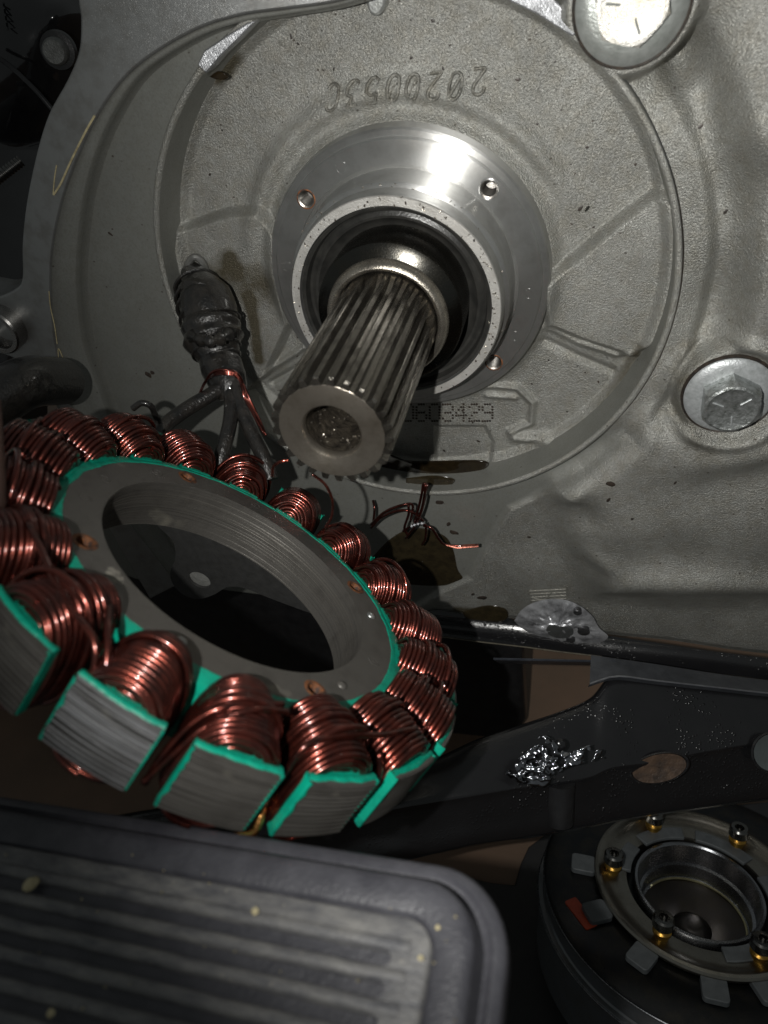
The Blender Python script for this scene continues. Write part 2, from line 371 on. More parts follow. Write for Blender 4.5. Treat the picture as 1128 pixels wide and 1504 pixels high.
BB = XZ([(822, 712), (862, 690), (930, 640), (985, 560), (1020, 460), (1045, 380), (1060, 300), (1040, 200), (985, 120), (935, 70), (960, 0), (1200, -300), (1900, -300), (1900, 900), (1300, 868), (1128, 868), (960, 868), (885, 862), (868, 815), (842, 775)], PY)
sdB = poly_sd(X, Z, BB); sB = sst(sdB / (1.1 + 1.5 * sst((-Z - 6) / 4)) + .5) * (1 - right0 * (1 - sst((R - 9.75) / 1.1))); Y -= .74 * sB
C1 = XZ([(700, 700), (860, 640), (960, 500), (1010, 380), (1000, 260), (950, 150), (880, 60), (800, -40), (1100, -300), (1300, 100), (1300, 700), (900, 690)], PY)
sC = sst(poly_sd(X, Z, C1) / .4 + .5)
right = sst((np.cos(TH - math.radians(5)) - .62) / .16)
Y = Y - .36 * right * (1 - sst((R - 9.2) / .45))        # raised band round the rim on the right
def gb(px, py, r, h, e=1.0, ang=0):
    global Y
    c = at(px, py, PY); dx, dz = X - c.x, Z - c.z; ca, sa = math.cos(ang), math.sin(ang)
    u, w = dx * ca + dz * sa, -dx * sa + dz * ca; Y = Y - h * np.exp(-((u / r) ** 2 + (w / (r * e)) ** 2))
gb(1100, 165, 1.3, 1.05); gb(1100, 335, 1.3, .40, 1.6); gb(1052, 430, .8, -.30, 1.5); gb(1030, 95, .9, -.55, 1.8, .4); gb(985, 70, 1.0, -.6); gb(1020, 130, .35, .28, 2.4, -.6)
gb(885, 812, .55, .26, 1.8, .9); Y -= .30 * np.exp(-(line_d(X, Z, XZ([(905, 858), (960, 850), (1040, 850), (1130, 854), (1250, 858)], 7.6)) / .75) ** 2); gb(985, 800, 1.8, -.16, .6)
gb(845, 712, .75, .30, .55, .7); gb(865, 745, .6, -.25, 1.6, .2); gb(1000, 700, 2.2, -.16); gb(960, 760, 1.6, .1)
gb(1040, 470, 1.0, -.22, 1.7); gb(1100, 430, 1.8, .25); gb(1065, 655, 1.5, .30, .45, .25); gb(1120, 640, .7, .22)
gb(1000, 590, .5, -.18, 2.2, -.5); gb(720, 800, .5, -.1, 2.5, -.4); gb(1110, 760, 2.0, .15); gb(800, 800, 1.4, -.10, 1.6)
bc = at(1070, 578, 7.5); d_ = np.hypot(X - bc.x, Z - bc.z); k_ = 1 - sst((d_ - 1.42) / .38); Y = Y * (1 - k_) + 7.46 * k_; Y -= .22 * np.exp(-((d_ - 1.82) / .24) ** 2)
bt = at(928, 3, 7.3); d_ = np.hypot(X - bt.x, Z - bt.z); k_ = 1 - sst((d_ - 1.42) / .42); Y = Y * (1 - k_) + 7.25 * k_
# cut back the lower slope toward the bottom edge
dl = line_d(X, Z, lower); Y += .10 * (1 - sst(dl / .35)) * (Z < -6)
# slow cast waviness
Y += .05 * np.sin(X * 1.1 + .7) * np.sin(Z * .9 + 1.1) * sA
grain = np.clip(np.maximum(np.maximum(sA, sB), sst(right * 1.6)), 0, 1)
stn = .8 * np.exp(-(line_d(X, Z, XZ([(672, 900), (700, 903), (735, 905)], 7.95)) / .30) ** 2)
stn += .35 * np.exp(-(line_d(X, Z, XZ([(1010, 520), (1000, 600), (1030, 660)], 7.5)) / .5) ** 2) + .3 * np.exp(-(line_d(X, Z, XZ([(930, 545), (900, 620)], 7.8)) / .3) ** 2)
CASTX, CASTZ, CASTY = X, Z, Y
def cast_y(x, z):
    i = np.argmin((CASTX - x) ** 2 + (CASTZ - z) ** 2); return float(CASTY.ravel()[i])
grid_mesh('cast_wall', X, Y, Z, CAST, case, {'stain': np.clip(stn, 0, 1), 'grain': grain}, True)

# --- gasket flange standing proud on the left, its chamber wall and the ear with a dowel
GY = 7.55
inn = [(900, -150), (700, -60), (600, -28), (500, 2), (420, 14), (350, 24), (280, 48), (200, 99), (150, 160), (112, 238), (88, 310), (76, 380), (76, 450), (84, 520), (100, 580), (122, 640), (170, 740), (260, 860)]
out = [(900, -420), (400, -400), (150, -120), (116, -20), (118, 30), (115, 75), (98, 118), (70, 170), (52, 230), (38, 300), (32, 360), (32, 408), (22, 425), (-10, 438), (-60, 440), (-60, 520), (0, 520), (38, 538), (66, 562), (92, 612), (130, 720), (220, 880)]
inn3 = [at(x, y, GY) for x, y in inn]; out3 = [at(x, y, GY) for x, y in out]
def smooth2(P, n=6): return spline(P, n)
I3 = smooth2(inn3); O3 = smooth2(out3)
mb = MB()
def loft(mb, rows):
    n = len(rows[0]); b = len(mb.v)
    for r_ in rows: mb.v += [tuple(p) for p in r_]
    for i in range(len(rows) - 1):
        for k in range(n - 1): mb.f.append((b + i * n + k, b + i * n + k + 1, b + (i + 1) * n + k + 1, b + (i + 1) * n + k))
def resample(P, n):
    L = [0]
    for a, b in zip(P[:-1], P[1:]): L.append(L[-1] + (b - a).length)
    o = []; j = 0
    for k in range(n):
        t = L[-1] * k / (n - 1)
        while j < len(P) - 2 and L[j + 1] < t: j += 1
        o.append(P[j].lerp(P[j + 1], (t - L[j]) / max(1e-9, L[j + 1] - L[j])))
    return o
# pair each inner point with the outer point in the same direction: tessellate the face as one n-gon instead
face = [(p.x, p.z) for p in I3] + [(p.x, p.z) for p in O3[::-1]]
prism(mb, face, GY, 9.3)
fl = mb.build('gasket_flange', GASK, case, bevel=.07)
tri = fl.modifiers.new('tri', 'TRIANGULATE')
# chamber wall inside the flange: a sloped fillet down to the panel
N_ = 200; top = resample(I3, N_); c0 = Vector((0, 0, 0))
def inward(P, d, y):
    o = []
    for i, p in enumerate(P):
        t = (P[min(i + 1, len(P) - 1)] - P[max(i - 1, 0)]).normalized(); n = Vector((t.z, 0, -t.x))
        if n.dot(c0 - p) < 0: n = -n
        o.append(Vector((p.x, y, p.z)) + n * d)
    return o
stp = resample(spline([at(x, y, GY + .10) for x, y in ((900, -150), (700, -60), (600, -28), (500, 4), (420, 18), (350, 30), (284, 54), (207, 104), (165, 162), (136, 228), (118, 300), (110, 380), (111, 440), (120, 505), (138, 560), (163, 625), (205, 725), (282, 855))], 6), N_)
rows = [inward(top, d, y) for d, y in ((.0, GY + .02), (.015, GY + .09))] + [[a_.lerp(b_, .5) for a_, b_ in zip(inward(top, .02, GY + .10), stp)]] + [inward(stp, d, y) for d, y in ((.0, GY + .10), (.05, GY + .14), (.07, 7.95), (.10, 8.22), (.17, 8.31))]
P_ = np.array([[tuple(p) for p in r_] for r_ in rows])
grid_mesh('chamber_wall', P_[:, :, 0].T, P_[:, :, 1].T, P_[:, :, 2].T, CAST, case, {'stain': np.zeros((N_, 8)), 'grain': np.full((N_, 8), .12)}, False)
# yellowish sealant bead left along the flange's inner edge
for P in ([(139, 170), (125, 195), (105, 235), (90, 268), (79, 286)], [(83, 243), (80, 262), (78, 286)], [(72, 428), (74, 450), (80, 478), (84, 505)], [(112, 572), (100, 545), (86, 512), (88, 540), (92, 548)]):
    mb = MB(); tube(mb, spline([at(x, y, GY - .01) for x, y in P], 8), .034 if P[0][0] == 139 else .02, 6); mb.build('sealant_bead', m_plain('amber_sealant', (.62, .54, .32), (.36, .30, .18), .25, 0, 5, .01) if 'amber_sealant' not in bpy.data.materials else bpy.data.materials['amber_sealant'], case)
# dowel sleeve in the ear
c = at(8, 478, GY); mb = MB(); lathe(mb, [(.92, .25), (.92, -.55), (.86, -.62), (.70, -.62), (.66, -.55), (.66, .2)], 64)
mb.build('dowel_sleeve', m_metal('dowel_steel', (.38, .37, .36), .25, .004, .3).m, case, loc=c)
# machined flash where the rim was milled away, upper left and upper right
mb = MB(); F1 = [(290, 95), (300, 74), (330, 54), (362, 34), (376, 30), (352, 56), (325, 82), (303, 108)]
prism(mb, XZ(F1, 7.8), 7.78, 8.4); mb.build('milled_notch', CUT, case, bevel=.04)
mb = MB(); F2 = [(745, -30), (790, -30), (856, 46), (840, 54), (790, 22), (745, 0)]
prism(mb, XZ(F2, 7.7), 7.70, 8.5); mb.build('milled_notch', CUT, case, bevel=.04)
mb = MB(); F3 = [(537, -20), (566, -20), (566, 8), (560, 20), (551, 26), (542, 20), (538, 8)]
prism(mb, XZ(F3, 9.1), 9.1, 9.7); mb.build('cast_lug', m_plain('smooth_cast_lug', (.42, .43, .42), (.33, .34, .32), .3, .6, 3, .01), case, bevel=.08)
# conduit hole where the leads leave the pocket
cc = at(292, 398, 8.95); mb = MB(); tube(mb, spline([at(278, 425, 8.7), at(274, 396, 8.7), at(284, 378, 8.8), at(298, 386, 8.9), at(305, 408, 8.9)], 8), .13, 10)
mb.build('conduit_lip', m_plain('smooth_conduit_lip', (.22, .22, .21), (.16, .16, .15), .3, .6, 3, .01), case)

# --- bearing boss (collar), threaded holes, seal
prof = [(4.95, 10.0), (4.86, 9.4), (4.79, 9.0), (4.79, 8.80), (4.73, 8.74), (4.56, 8.74), (4.54, 8.66), (4.50, 8.63), (3.80, 8.63), (3.78, 8.74), (3.68, 8.76), (3.66, 8.50), (3.62, 8.42), (3.62, 7.62), (3.56, 7.56), (3.49, 7.54), (3.47, 7.10), (3.42, 7.02), (3.40, 6.995), (3.14, 6.995), (3.11, 7.05), (3.11, 8.1), (3.11, 9.9)]
mb = MB(); lathe(mb, prof + [(4.95, 10.0)], 256)
boss = mb.build('bearing_boss', TURN, case)
cut = []
for k in range(4):
    a = math.radians(130.3 - 90 * k); x, z = 4.14 * math.cos(a), 4.14 * math.sin(a)
    m2 = MB(); lathe(m2, [(0, -1.2), (.275, -1.2), (.275, .9), (0, .9)], 40); cut.append(m2.build('cutter', TURN, None, loc=(x, 8.63, z)))
carve(boss, cut)
for k in range(4):
    a = math.radians(130.3 - 90 * k); x, z = 4.14 * math.cos(a), 4.14 * math.sin(a)
    m2 = MB(); p = [(.29, .0)]
    for i in range(9): p += [(.222, .03 + i * .095), (.275, .0775 + i * .095)]
    p += [(.0, .88)]; lathe(m2, p, 36)
    hole = m2.build('threaded_hole', m_metal('threaded_steel', (.46, .44, .41), .3, .004, .6, dirtcol=(.12, .08, .05)).m if k == 0 else hole.data.materials[0], boss, loc=(x, 8.63, z))
    m3 = MB(); lathe(m3, [(.272, -.004), (.305, -.006), (.32, .002)], 36); m3.build('stained_edge', RUST if k in (0, 2) else TURN, hole)
for ang in (108, 165, 350, -32):
    a = math.radians(ang); m3 = MB(); tube(m3, [(4.14 * math.cos(a) + .17 * math.cos(t), 8.634, 4.14 * math.sin(a) + .17 * math.sin(t)) for t in [i * math.pi / 10 for i in range(20)]], .005, 6, closed=True); m3.build('punch_ring', TURN, boss)
mb = MB(); lathe(mb, [(3.145, 6.985), (3.405, 6.985), (3.43, 7.03)], 256); mb.build('front_land', LAND, case)
mb = MB(); lathe(mb, [(3.12, 7.14), (3.06, 7.10), (2.98, 7.14), (2.92, 7.42), (2.84, 7.46), (2.72, 7.40), (2.64, 7.42), (2.5, 7.6), (2.35, 7.7), (2.0, 7.8)], 200); mb.build('oil_seal', SEALM, case)
# metal swarf and nicks on the land
mb = MB()
for i in range(85):
    a = math.radians(random.choice([random.uniform(20, 120), random.uniform(120, 200), random.uniform(-40, 20)])); r_ = random.uniform(3.12, 3.62)
    y_ = 6.97 if r_ < 3.43 else 7.53
    p = Vector((r_ * math.cos(a), y_, r_ * math.sin(a))); d = Vector((random.gauss(0, 1), -.15, random.gauss(0, 1))).normalized() * random.uniform(.03, .09)
    tube(mb, [p, p + d * .5 + Vector((random.gauss(0, .015), -.02, random.gauss(0, .015))), p + d], random.uniform(.008, .018), 5)
mb.build('metal_swarf', WASH, case, kind='stuff')
mb = MB()
for i in range(34):
    a = math.radians(random.uniform(-80, 230)); r_ = random.uniform(3.15, 3.40); p = Vector((r_ * math.cos(a), 6.983, r_ * math.sin(a)))
    n = 7; s_ = random.uniform(.015, .04); b0 = len(mb.v)
    mb.add([(p.x + s_ * random.uniform(.6, 1.3) * math.cos(k * 6.283 / n), p.y, p.z + s_ * random.uniform(.6, 2.0) * math.sin(k * 6.283 / n)) for k in range(n)], [tuple(range(n))])
mb.build('dark_nick', DIRT, case, kind='stuff')

# --- cast number, upside down above the boss
G = {'2': [[(0, 1.1), (.08, 1.38), (.35, 1.5), (.7, 1.42), (.85, 1.15), (.75, .85), (.1, .1), (0, 0)], [(0, 0), (.9, 0)]],
     '0': [[(.45, 0), (.12, .2), (0, .75), (.12, 1.3), (.45, 1.5), (.78, 1.3), (.9, .75), (.78, .2), (.45, 0)], [(.12, .25), (.78, 1.25)]],
     '5': [[(.85, 1.5), (.12, 1.5), (.06, .88)], [(.06, .88), (.5, 1.0), (.85, .75), (.88, .4), (.6, .05), (.3, 0), (0, .2)]],
     '3': [[(0, 1.4), (.8, 1.5)], [(.8, 1.5), (.42, .92), (.8, .75), (.88, .4), (.6, .05), (.25, 0), (0, .2)]],
     'C': [[(.88, 1.2), (.7, 1.45), (.4, 1.5), (.1, 1.25), (0, .75), (.1, .25), (.4, 0), (.7, .05), (.88, .3)]]}
num = empty('cast_number', Vector((0, 0, 0))); bpy.data.objects.remove(num)
mb = MB()
px_c = [(704, 119, '2'), (670, 124, '0'), (639, 125, '2'), (608, 126, '0'), (580, 127, '0'), (549, 131, '5'), (520, 136, '3'), (491, 141, 'C')]
for cx_, cy_, ch in px_c:
    c = at(cx_, cy_, FY); right_ = (at(cx_ - 11, cy_ + 1.2, FY) - c).normalized(); upv = (at(cx_ - 1, cy_ + 11, FY) - c).normalized()
    h_ = (at(cx_, cy_ + 19, FY) - at(cx_, cy_ - 19, FY)).length / 1.5 * .98
    for stroke in G[ch]:
        P = [c + right_ * (u - .45) * h_ * .9 + upv * (v - .75) * h_ for u, v in stroke]
        pts = spline(P, 5) if len(P) > 2 and ch != '5' else P
        rY = math.hypot(c.x, c.z)
        tube(mb, [Vector((p.x, FY - .25 * math.exp(-((math.hypot(p.x, p.z) - 5.6) / .35) ** 2) - .03, p.z)) for p in pts], .052, 6)
num = mb.build('cast_number', CAST, case, smooth=60)
for k, val in (('grain', 1.0), ('stain', .28)):
    a_ = num.data.attributes.new(k, 'FLOAT', 'POINT'); a_.data.foreach_set('value', [val] * len(num.data.vertices))
# --- dot-peened serial number below the boss
D5 = {'0': '01110 10001 10001 10001 10001 10001 01110', '6': '01110 10000 10000 11110 10001 10001 01110', '3': '11110 00001 00001 01110 00001 10001 01110',
      '4': '00010 00110 01010 10010 11111 00010 00010', '2': '01110 10001 00001 00110 01000 10000 11111', '9': '01110 10001 10001 01111 00001 00001 11110'}
mb = MB()
for i, ch in enumerate('0603429'):
    x0 = 716 - 19.4 * (6 - i)
    for r_, row in enumerate(D5[ch].split()):
        for c_, b_ in enumerate(row):
            if b_ == '1':
                p = at(x0 - 7.2 + c_ * 3.6, 594 + r_ * 4.1 - (c_ * .1), FY - .02); p.y -= .35 * math.exp(-((math.hypot(p.x, p.z) - 4.7) / .35) ** 2); n = 6
                mb.add([(p.x + .052 * math.cos(k * 6.283 / n), p.y, p.z + .052 * math.sin(k * 6.283 / n)) for k in range(n)] + [(p.x, p.y - .012, p.z)], [(k, (k + 1) % n, n) for k in range(n)])
mb.build('dot_peened_number', DIRT, case, kind='stuff')
# --- small raised date mark near the bottom edge
dm = at(805, 878, 7.9); dy = cast_y(dm.x, dm.z)
mb = MB()
for i in range(6):
    a, b = at(778 + i * .5, 868 + i * 4.6, dy - .03), at(831 + i * .2, 865 + i * 4.6, dy - .03); tube(mb, [a, b], .022, 5)
tube(mb, spline([at(783, 878, dy - .05), at(800, 880, dy - .05), at(812, 868, dy - .05)], 6), .03, 6)
tube(mb, [at(778, 868, dy - .03), at(781, 892, dy - .03)], .03, 5)
mb.build('cast_date_mark', m_plain('cast_mark', (.33, .325, .29), (.25, .24, .21), .45, .5, 5, .02), case)

# --- bottom flange: black painted rail and the chewed bare boss with its plug
mb = MB()
U = [(560, 890), (640, 903), (700, 910), (760, 916), (800, 922), (880, 936), (960, 946), (1050, 957), (1140, 968), (1400, 1000)]
Lw = [(560, 925), (640, 933), (700, 941), (770, 949), (830, 957), (900, 965), (960, 974), (1050, 988), (1140, 1000), (1400, 1035)]
u3 = resample([at(x, y, 7.90) for x, y in U], 80); l3 = resample([at(x, y, 7.35) for x, y in Lw], 80)
rows = [u3, [a.lerp(b, .06) + Vector((0, -.10, 0)) for a, b in zip(u3, l3)], [a.lerp(b, .5) + Vector((0, -.18, 0)) for a, b in zip(u3, l3)], [a.lerp(b, .93) + Vector((0, -.09, 0)) for a, b in zip(u3, l3)], l3,
        [p + Vector((0, .1, -.25)) for p in l3], [p + Vector((0, 1.6, -.5)) for p in l3]]
loft(mb, rows); mb.build('lower_flange', BLK, case, smooth=50)
mb = MB(); tube(mb, [a + Vector((0, -.03, -.02)) for a in l3], .028, 6); mb.build('gasket_edge', m_plain('gasket_edge', (.22, .20, .15), (.12, .11, .09), .35, .2, 3, .01), case)
# chewed boss
ctr = (822, 930); rim_px = [(755, 912), (765, 897), (782, 886), (805, 880), (830, 881), (852, 890), (870, 905), (880, 922), (893, 936), (870, 948), (835, 950), (800, 940), (770, 925)]
def fan_relief(name, rim_px, ctr, y, mat, amp, rise, n=26, nsub=14, parent=case):
    R3 = spline([at(p[0], p[1], y) for p in rim_px] + [at(rim_px[0][0], rim_px[0][1], y)], 9)[:-1]; C3 = at(ctr[0], ctr[1], y); m_ = MB(); k = len(R3)
    for i in range(nsub + 1):
        t = i / nsub
        for p in R3:
            q = C3.lerp(p, max(t, .001)); an_ = math.atan2(p.z - C3.z, p.x - C3.x); h = rise * (1 - t ** 3) + amp * (.9 * mn.noise(Vector((q.x * 4, 3.1, q.z * 4))) + .6 * mn.noise(Vector((q.x * 9, 1.1, q.z * 9))) + .9 * mn.noise(Vector((math.cos(an_) * 3.5, math.sin(an_) * 3.5, t)))) * (1 - t ** 4)
            m_.v.append((q.x, q.y - h, q.z))
    for i in range(nsub):
        for j in range(k): m_.f.append((i * k + j, i * k + (j + 1) % k, (i + 1) * k + (j + 1) % k, (i + 1) * k + j))
    return m_.build(name, mat, parent, smooth=60)
fan_relief('chewed_boss', rim_px, (820, 912), 7.66, m_metal('scraped_bare_metal', (.70, .71, .74), .30, .012, .9, dirtcol=(.06, .06, .065), metal=.7, vs=(1, 1, 1)).m, .12, .20)
pc = at(822, 928, 7.42); mb = MB(); lathe(mb, [(0, -.02), (.40, -.02), (.56, 0), (.60, .04), (.60, .3)], 40, A=lambda x, h, z: (x * 1.0, h, z * .82))
mb.build('oval_plug', m_plain('dull_plug', (.085, .09, .09), (.06, .062, .06), .45, .3, 4, .02), case, loc=pc)
for px_, py_, r_ in ((848, 900, .17), (857, 928, .26), (838, 940, .2)):
    p = at(px_, py_, 7.40); mb = MB(); lathe(mb, [(0, -.03), (r_ * .8, -.03), (r_, .0), (r_, .2)], 24); mb.build('weld_spatter', m_plain('dark_spatter', (.06, .06, .065), (.12, .12, .12), .3, .7, 6, .03) if 'dark_spatter' not in bpy.data.materials else bpy.data.materials['dark_spatter'], case, loc=p)

# --- flange bolts
def bolt(c, r_w, r_h, hh, rot, mw, mh, tilt=(0, 0)):
    e = bpy.data.objects.new('flange_bolt', None); COL.objects.link(e); e.parent = case; e.location = c; e.rotation_euler = (tilt[0], 0, tilt[1])
    m_ = MB(); lathe(m_, [(0, -.10), (r_h * 1.08, -.16), (r_w * .86, -.10), (r_w * .97, -.05), (r_w, .0), (r_w * .98, .07), (r_w * .9, .1)], 72); m_.build('flange', mw, e)
    m_ = MB(); lathe(m_, [(r_w, .02), (r_w * 1.035, -.02), (r_w * 1.06, .04), (r_w * 1.07, .2)], 72); m_.build('dark_gap', DIRT, e)
    m_ = MB(); b0 = 0
    hexp = [(r_h * math.cos(rot + k * math.pi / 3), r_h * math.sin(rot + k * math.pi / 3)) for k in range(6)]
    rings = []
    N6 = 48
    for (sc, y) in ((1.0, .0), (1.0, -hh * .86), (.90, -hh * .965), (.80, -hh)):
        ring = []
        for k in range(N6):
            t = rot + 2 * math.pi * k / N6; f = (t - rot) % (math.pi / 3) - math.pi / 6; rad = r_h * math.cos(math.pi / 6) / math.cos(f)
            if sc < 1: rad = min(rad, r_h * sc * 1.0)
            yy = y
            if sc == 1.0 and y < 0: yy = y + max(0, rad - r_h * .93) * 1.1
            ring.append((rad * math.cos(t), yy, rad * math.sin(t)))
        rings.append(ring)
    rings.append([(x * .82, y + .05, z * .82) for x, y, z in rings[-1]])
    for r_ in rings: m_.v += r_
    for i in range(len(rings) - 1):
        for k in range(N6): l = (k + 1) % N6; m_.f.append((i * N6 + k, i * N6 + l, (i + 1) * N6 + l, (i + 1) * N6 + k))
    m_.f.append(tuple((len(rings) - 1) * N6 + k for k in range(N6)))
    h = m_.build('hex_head', mh, e, smooth=28)
    for k in range(3):                                  # grade marks
        a = rot + k * 2 * math.pi / 3 + .1; g = MB(); tube(g, [(.30 * r_h * math.cos(a), -hh + .04, .30 * r_h * math.sin(a)), (.68 * r_h * math.cos(a), -hh + .04, .68 * r_h * math.sin(a))], .028, 6); g.build('grade_mark', mw, h)
    return e
bolt(Vector((bc.x, 7.36, bc.z)), 1.34, .92, .82, math.radians(28), m_plain('zinc_flange', (.50, .52, .53), (.34, .36, .36), .40, .45, 6.0, .015, 14), ZINC)
b2 = bolt(Vector((bt.x, 7.16, bt.z)), 1.28, .88, .50, math.radians(40), m_plain('pale_plated_flange', (.45, .47, .45), (.33, .35, .33), .3, .6, 4, .01), BRT)

# --- dirt specks, oil beads, oil patches with painted shade on the casting
mb = MB(); pts_ = []
for i in range(260):
    x_, y_ = random.uniform(300, 980), random.uniform(20, 690)
    p = at(x_, y_, FY - .04); r_ = math.hypot(p.x, p.z)
    if 5.1 < r_ < 7.9: pts_.append((p, random.uniform(.012, .045)))
for x_, y_, s_ in ((897, 692, .12), (894, 714, .06), (928, 740, .05), (658, 772, .09), (666, 784, .13), (695, 871, .08), (709, 876, .13), (777, 789, .05), (216, 552, .12), (222, 549, .09), (160, 345, .05), (240, 420, .05), (853, 300, .05), (1027, 184, .06), (990, 690, .04), (1066, 305, .05), (645, 740, .12)):
    p = at(x_, y_, 8.2); pts_.append((Vector((p.x, cast_y(p.x, p.z) - .012, p.z)), s_))
for p, s_ in pts_:
    n = 9; ph = random.random() * 6; el = random.uniform(1, 2.2); an = random.random() * 3
    ring = []
    for k in range(n):
        u, w = s_ * el * math.cos(k * 6.283 / n) * random.uniform(.8, 1.15), s_ * math.sin(k * 6.283 / n) * random.uniform(.8, 1.15)
        ring.append((p.x + u * math.cos(an) - w * math.sin(an), p.y, p.z + u * math.sin(an) + w * math.cos(an)))
    mb.add(ring + [(p.x, p.y - s_ * .35, p.z)], [(k, (k + 1) % n, n) for k in range(n)])
mb.build('grit_speck', DIRT, case, smooth=180, kind='stuff')
def puddle(name, px, y, mat, h=.05, off=.01, parent=case, jit=0):
    R3 = spline([at(p[0], p[1], y) for p in px] + [at(px[0][0], px[0][1], y)], 8)[:-1]; c = sum(R3, Vector()) / len(R3); m_ = MB(); k = len(R3)
    for t, q in ((1.0, 0.0), (.985, .55), (.95, .85), (.85, 1.0), (.4, 1.0), (.01, 1.0)):
        for p in R3: w = c.lerp(p, t); m_.v.append((w.x, w.y - off - h * q, w.z))
    for i in range(5):
        for j in range(k): m_.f.append((i * k + j, i * k + (j + 1) % k, (i + 1) * k + (j + 1) % k, (i + 1) * k + j))
    return m_.build(name, mat, parent, smooth=180)
puddle('oil_shade_patch', [(545, 820), (575, 790), (610, 775), (650, 785), (665, 805), (672, 835), (680, 853), (650, 860), (600, 858), (560, 850)], 8.3, OIL_SHADE, .03, .01)  # oil stain and the stator's cast shadow, painted as one dark patch
puddle('oil_shade_patch', [(678, 897), (715, 888), (742, 893), (744, 908), (720, 914), (690, 911)], 7.96, OIL_SHADE, .03, .05)
for px in ([(276, 108), (284, 98), (296, 103), (292, 116), (280, 116)], [(308, 112), (322, 104), (336, 112), (330, 117), (318, 116)]): puddle('oil_drop', px, 8.7, OIL, .05)
# black oil-soaked gasket strip inside the pocket, below the shaft
puddle('oil_drop', [(560, 660), (600, 676), (708, 676), (706, 692), (650, 704), (590, 700), (545, 690)], 9.05, OIL, .05)
puddle('oil_shade_patch', [(596, 702), (640, 698), (668, 706), (640, 724), (600, 722)], 8.35, OIL_SHADE, .02)

# ================================================================== CRANKSHAFT
crank = empty('crankshaft', Vector((0, 0, 0)), 'hollow splined steel crankshaft end sticking out of the round bearing boss', 'crankshaft')
NTH = 25
def spline_prof(rt, rr_, ph=math.radians(90)):
    P = []
    for k in range(NTH):
        a = ph + k * 2 * math.pi / NTH; pt = 2 * math.pi / NTH
        P += [(rr_, a - pt * .33), (rt - .02, a - pt * .19), (rt, a - pt * .14), (rt, a + pt * .14), (rt - .02, a + pt * .19), (rr_, a + pt * .33), (rr_ - .01, a + pt * .5)]
    return P
mb = MB(); sec = []
sec.append([(min(r_, 1.55) * math.cos(a), .0, min(r_, 1.55) * math.sin(a)) for r_, a in spline_prof(1.55, 1.37)])
for y, rt, r0 in ((.05, 1.60, 1.37), (.5, 1.60, 1.37), (3.2, 1.60, 1.37), (4.9, 1.60, 1.37), (5.35, 1.60, 1.38), (5.75, 1.60, 1.57), (6.4, 1.6, 1.6)):
    sec.append([(r_ * math.cos(a), y, r_ * math.sin(a)) for r_, a in spline_prof(rt, r0)])
K = len(sec[0])
for s_ in sec: mb.v += s_
for i in range(len(sec) - 1):
    for k in range(K): l = (k + 1) % K; mb.f.append((i * K + k, i * K + l, (i + 1) * K + l, (i + 1) * K + k))
b_ = len(mb.v); mb.v += [(1.34 * math.cos(math.atan2(p[2], p[0])), .0, 1.34 * math.sin(math.atan2(p[2], p[0]))) for p in sec[0]]
for k in range(K): mb.f.append((k, (k + 1) % K, b_ + (k + 1) % K, b_ + k))
mb.build('splined_shaft', SPL, crank, smooth=25)
mb = MB(); lathe(mb, [(.74, .22), (.74, .10), (.79, .02), (.84, .0), (1.37, -.002), (1.385, .01), (1.37, .03)], 128); mb.build('end_face', FACEM, crank)
mb = MB(); lathe(mb, [(.745, .2), (.735, 2.2), (0.0, 2.6)], 64); mb.build('oily_bore', m_plain('oily_bore', (.035, .03, .025), (.10, .085, .065), .25, .6, 4, .08, 7), crank)
mb = MB()
for i in range(170):
    a = random.random() * 6.283; y_ = random.uniform(.25, 2.2); r_ = .728
    if random.random() < .45: y_ = 2.35 + random.random() * .1; r_ = random.uniform(0, .7)
    p = Vector((r_ * math.cos(a), y_, r_ * math.sin(a))); s_ = random.uniform(.008, .024)
    tube(mb, [p, p + Vector((random.gauss(0, 1), random.gauss(0, 1) - .6, random.gauss(0, 1))).normalized() * s_ * 2], s_, 5)
mb.build('metal_flakes', WASH, crank, kind='stuff')
mb = MB(); lathe(mb, [(1.62, 6.3), (1.62, 5.95), (1.67, 5.86), (1.75, 5.82), (1.83, 5.85), (1.90, 5.95), (1.93, 6.10), (1.96, 6.2)], 160); mb.build('thrust_washer', WASH, crank)
mb = MB(); lathe(mb, [(1.94, 6.14), (2.06, 6.20), (2.22, 6.26), (2.31, 6.34), (2.34, 6.5), (2.34, 7.9)], 160); mb.build('spacer', m_metal('polished_spacer', (.09, .088, .08), .22, .003, .4, axis='Y', aniso=.6).m, crank)

# ================================================================== STATOR
SCW = Vector((-2.24009, -2.59266, -2.27122)); Sn = Vector((0.610247, 0.431970, 0.664079)).normalized(); S1 = Vector((-0.57776009, 0.81620664, 0.0)).normalized(); S2 = Sn.cross(S1)
SM = Matrix((S1, S2, Sn)).transposed().to_4x4(); SM.translation = SCW
stator = empty('stator', SM, 'removed alternator stator ring with copper coils and green coating leaning on the pedal', 'stator')
H = 1.45; NL = 24
def zig(r0, dr, sgn, h0=0.0, h1=-H, n=NL):
    P = []; dh = (h1 - h0) / n
    for i in range(n):
        a = h0 + i * dh; q = sgn * dr * .45 * (math.sin(i * 12.9 + n) * .5 + .5); P += [(r0 + sgn * dr + q, a + dh * .02), (r0 + sgn * dr + q, a + dh * .38), (r0 + q, a + dh * .50), (r0 + q, a + dh * .90)]
    return P
mb = MB(); prof = [(4.62, -.02), (4.60, 0.0), (3.66, 0.0)] + [(r, h) for r, h in zig(3.61, .012, 1)] + [(3.66, -H), (4.62, -H)]
lathe(mb, prof + [prof[0]], 300, A=ZA); core = mb.build('core_ring', LAM, stator, smooth=40)
cut = []
HA = [102 + 90 * k for k in range(4)]
